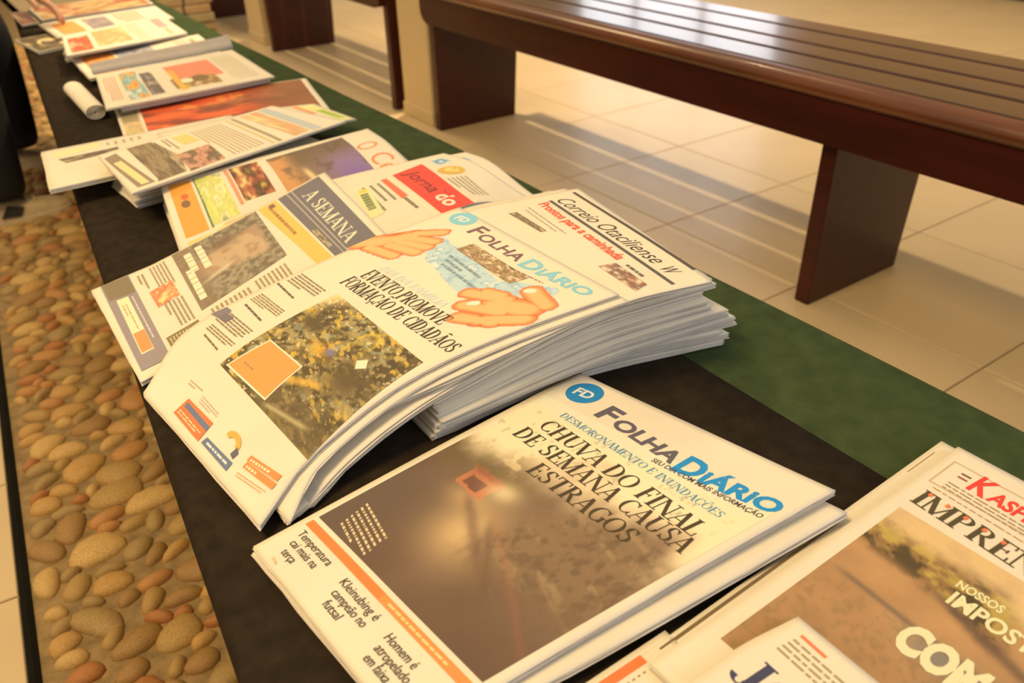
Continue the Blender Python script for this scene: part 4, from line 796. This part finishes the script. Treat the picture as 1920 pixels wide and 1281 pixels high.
P2.rect('cover', .02, .02, .98, .98, pic_noise(((110, 96, 66), (70, 60, 44), (180, 160, 110)), 114, 4, 4), (20, 24)); P2.disc('cover', (.55, .62), (.28, .20), (196, 180, 130)); P2.disc('cover', (.55, .62), (.20, .14), (96, 86, 80)); P2.disc('cover', (.55, .62), (.08, .06), (60, 54, 56)); P2.build(r2)
r2, P2 = simple(((.32, 2.99, .020), (.68, 3.03, .026)), ((.33, 2.73, .020), (.67, 2.78, .024)), 'newspaper', 'farther newspaper with an orange lower block and grey headline', .006, 3, 451)
P2.rect('print', .15, .74, .9, .93, (226, 150, 84)); P2.rect('print', .15, .48, .9, .68, pic_noise(((120, 112, 130), (176, 168, 150)), 115, 4, 4), (12, 10)); P2.lines('print', (.1, .2), (.9, .2), (.1, .42), 6, (170, 156, 120), .5, 5); P2.build(r2)
r2, P2 = simple(((.34, 3.30, .022), (.70, 3.33, .026)), ((.34, 3.05, .020), (.69, 3.09, .024)), 'magazine', 'brown and red covered magazine at the far end of the table', .010, 4, 452, cat='magazine')
P2.rect('cover', .02, .02, .98, .98, pic_noise(((150, 120, 84), (190, 170, 120), (140, 70, 50), (206, 190, 150)), 116, 4, 5), (20, 24)); P2.build(r2)
r2, P2 = simple(((.285, 3.32, .012), (.335, 3.33, .012)), ((.283, 3.06, .012), (.335, 3.07, .012)), 'magazine', 'narrow dark leaflet lying by the far person\'s hand', .006, 3, 453, cat='magazine')
P2.rect('cover', .02, .02, .98, .98, pic_noise(((60, 52, 50), (110, 66, 56), (150, 130, 100)), 117, 3, 5), (14, 20)); P2.build(r2)
# tied bundles stacked on the floor past the table
for i in range(6):
    rg = random.Random(500 + i); bt = thing('newspaper_bundle', (1.24 + rg.uniform(-.015, .015), 5.05 + rg.uniform(-.015, .015), .045 * i), nth(i, 6) + ' tan newspaper bundle stacked on the floor past the table', 'bundle', 'bundles stacked on the floor')
    bevel_box('bundle_pages', (.30, .38, .042), mat('tan_bundle', (.34 - .03 * (i % 3), .23, .12), .85, .2, 30, stretch=(1, 1, 14)), bt, (0, 0, .0215), .006, 2, rg.uniform(-.05, .05))
    bevel_box('strap', (.012, .386, .0445), M['dark'], bt, (0, 0, .0222), .003, 1)
# ------------------------------------------------------------------ person browsing at the far left
def skin_mesh(name, chain, m, parent, root=0, sub=2):
    """chain: list of (pos, radius, parent index)"""
    me = bpy.data.meshes.new(name); me.from_pydata([c[0] for c in chain], [(c[2], i) for i, c in enumerate(chain) if c[2] is not None], [])
    o = bpy.data.objects.new(name, me); COL.objects.link(o); o.modifiers.new('s', 'SKIN'); sd = o.modifiers.new('d', 'SUBSURF'); sd.levels = sub; sd.render_levels = sub
    for v, c in zip(me.skin_vertices[0].data, chain): v.radius = (c[1], c[1]) if not isinstance(c[1], tuple) else c[1]
    for i, v in enumerate(me.skin_vertices[0].data): v.use_root = (i == root)
    bpy.context.view_layer.update()
    e = o.evaluated_get(bpy.context.evaluated_depsgraph_get()); nm = bpy.data.meshes.new_from_object(e); bpy.data.objects.remove(o)
    nm.name = name; nm.materials.clear(); nm.polygons.foreach_set('use_smooth', [True] * len(nm.polygons))
    return link(name, nm, m, parent)
pr_ = thing('person', (-.02, 2.93, 0), 'person in black clothes and cream shoes leaning over the table', 'person')
off = np.array((-.02, 2.93, 0))
def C(x, y, z): return tuple(np.array((x, y, z)) - off)
AN = C(.030, 2.685, .10); AF = C(.125, 3.17, .10)
hip = C(-.20, 2.93, .90)
body = [(hip, .13, None), (C(-.11, 2.93, 1.01), .125, 0), (C(.01, 2.93, 1.10), .135, 1), (C(.12, 2.93, 1.18), .115, 2), (C(.19, 2.93, 1.235), .055, 3), (C(.23, 2.93, 1.28), .06, 4), (C(.27, 2.93, 1.36), .092, 5), (C(.29, 2.93, 1.44), .075, 6),
        (C(-.19, 2.83, .86), .095, 0), (C(.075, 2.74, .50), .062, 8), (C(.055, 2.69, .30), .058, 9), (AN, .042, 10),
        (C(-.19, 3.03, .86), .095, 0), (C(.165, 3.13, .50), .062, 12), (C(.165, 3.16, .30), .058, 13), (AF, .042, 14),
        (C(.11, 2.75, 1.15), .06, 3), (C(.02, 2.70, .90), .045, 16), (C(.00, 2.72, .68), .032, 17), (C(.00, 2.725, .63), .03, 18),
        (C(.12, 3.11, 1.14), .06, 3), (C(.14, 3.15, .85), .045, 20), (C(.255, 3.03, .64), .032, 21), (C(.285, 3.00, .585), .028, 22)]
skin_mesh('body', body, M['skin'], pr_)
def hand(wx, wy, wz, d, side, up):
    """palm and five separate bent fingers from a wrist, d = pointing direction, side = towards the thumb, up = back of hand"""
    d, side, up = (np.array(v) / np.linalg.norm(v) for v in (d, side, up)); w0 = np.array((wx, wy, wz)) - off
    pt = lambda a, b, c: tuple(w0 + d * a + side * b + up * c)
    ch = [(pt(-.02, 0, 0), .026, None), (pt(.03, 0, 0), (.032, .016), 0), (pt(.075, 0, 0), (.036, .013), 1)]
    skin_mesh('palm', ch, M['skin'], pr_, 0, 2)
    for k, (b, l) in enumerate(((.027, .068), (.009, .077), (-.010, .072), (-.028, .056))):
        ch = [(pt(.06, b, 0), .0095, None), (pt(.09, b * 1.1, .002), .0092, 0), (pt(.09 + l * .45, b * 1.15, -.004), .0085, 1), (pt(.09 + l * .75, b * 1.15, -.018), .0078, 2), (pt(.09 + l * .92, b * 1.12, -.034), .0066, 3)]
        skin_mesh('finger', ch, M['skin'], pr_, 0, 1)
    skin_mesh('thumb', [(pt(.02, .022, -.004), .012, None), (pt(.045, .045, -.010), .0105, 0), (pt(.072, .056, -.020), .0095, 1), (pt(.092, .056, -.032), .0075, 2)], M['skin'], pr_, 0, 1)
hand(.285, 3.00, .585, (.62, -.42, -.42), (-.2, -.9, .3), (.5, .1, .85)); hand(.00, 2.725, .63, (.05, .05, -1), (.9, .3, .1), (.1, -1, 0))
tr = [(hip, .165, None), (C(-.17, 2.93, 1.02), .15, 0), (C(-.18, 2.83, .82), .115, 0), (C(.078, 2.745, .50), .090, 2), (C(.062, 2.69, .28), .086, 3), (C(.048, 2.685, .11), .088, 4), (C(.045, 2.685, .070), .086, 5),
      (C(-.18, 3.03, .82), .115, 0), (C(.172, 3.13, .50), .090, 7), (C(.172, 3.165, .28), .084, 8), (C(.160, 3.17, .11), .084, 9), (C(.155, 3.17, .075), .082, 10)]
skin_mesh('trousers', tr, M['trouser'], pr_)
jk = [(C(-.20, 2.93, .92), .185, None), (C(-.11, 2.93, 1.03), .17, 0), (C(.01, 2.93, 1.12), .175, 1), (C(.12, 2.93, 1.19), .14, 2), (C(.175, 2.93, 1.23), .075, 3),
      (C(.11, 2.74, 1.15), .085, 3), (C(.02, 2.69, .90), .068, 5), (C(.00, 2.715, .70), .055, 6), (C(.00, 2.72, .66), .05, 7),
      (C(.12, 3.12, 1.14), .085, 3), (C(.14, 3.155, .85), .070, 9), (C(.25, 3.035, .65), .060, 10), (C(.278, 3.006, .60), .052, 11)]
skin_mesh('jacket', jk, M['jacket'], pr_)
# head: face features and hair
hd = np.array((.282, 2.93, 1.385)) - off
def ell(name, c, r, m, seg=16, cut=None):
    bm = bmesh.new(); bmesh.ops.create_uvsphere(bm, u_segments=seg, v_segments=seg // 2 + 2, radius=1); bmesh.ops.scale(bm, vec=r, verts=bm.verts)
    if cut is not None: bmesh.ops.delete(bm, geom=[v for v in bm.verts if v.co.z < cut * r[2] and v.co.x > -.3 * r[0]], context='VERTS')
    me = bpy.data.meshes.new(name); bm.to_mesh(me); bm.free(); me.polygons.foreach_set('use_smooth', [True] * len(me.polygons)); return link(name, me, m, pr_, tuple(hd + np.array(c)))
ell('hair', (-.012, 0, .035), (.115, .098, .105), M['hair'], 20, .1)
for sy in (-1, 1): ell('ear', (-.01, sy * .088, -.01), (.02, .012, .03), M['skin'], 10); ell('eye', (.082, sy * .034, .0), (.012, .014, .009), M['sole'], 10)
ell('nose', (.098, 0, -.025), (.02, .014, .026), M['skin'], 10); ell('mouth', (.082, 0, -.062), (.012, .024, .007), mat('lips', (.38, .15, .12), .5), 10)
def shoe(x, y, rz):
    prof = [(-.115, .034, .072), (-.10, .040, .082), (-.06, .042, .088), (-.01, .043, .086), (.04, .048, .070), (.09, .051, .054), (.13, .048, .046), (.160, .036, .036), (.175, .016, .026)]
    V_, F_ = [], []; K = 12
    for (px, hw, h) in prof:
        for q in range(K): a = math.pi * q / (K - 1); V_.append((px, -hw * math.cos(a) * (1 if abs(math.cos(a)) < .96 else .98), .018 + (h - .018) * max(0, math.sin(a)) ** .55))
    n = len(prof)
    for i in range(n - 1):
        for q in range(K - 1): a = i * K + q; F_.append((a, a + K, a + K + 1, a + 1))
    F_.append(tuple(range(K))); F_.append(tuple(range((n - 1) * K + K - 1, (n - 1) * K - 1, -1)))
    o = from_data('shoe', V_, F_, M['shoe'], pr_, True); o.location = tuple(np.array((x, y, 0)) - off); o.rotation_euler = (0, 0, rz)
    V_, F_ = [], []; out = [(p, hw + .004) for (p, hw, h) in prof]; ring = [(p, -h) for p, h in out] + [(p, h) for p, h in reversed(out)]; m_ = len(ring)
    for z in (0, .022): V_ += [(a, b, z) for a, b in ring]
    F_ = [tuple(range(m_ - 1, -1, -1)), tuple(range(m_, 2 * m_))] + [(i, (i + 1) % m_, m_ + (i + 1) % m_, m_ + i) for i in range(m_)]
    s_ = from_data('sole', V_, F_, M['sole'], o)
    p_ = [(-.02, -.0465, .030), (.03, -.0505, .028), (.045, -.048, .052), (.005, -.043, .062)]; p_ += [(a, b - .0015, c) for a, b, c in p_]
    from_data('side_patch', p_, [(3, 2, 1, 0), (4, 5, 6, 7), (0, 1, 5, 4), (1, 2, 6, 5), (2, 3, 7, 6), (3, 0, 4, 7)], M['dark'], o)
    for k in range(4): bevel_box('lace', (.006, .05, .004), M['sole'], o, (.015 + .022 * k, 0, .081 - .0075 * k), .0015, 1)
shoe(.055, 2.685, .05); shoe(.100, 3.19, -.05)
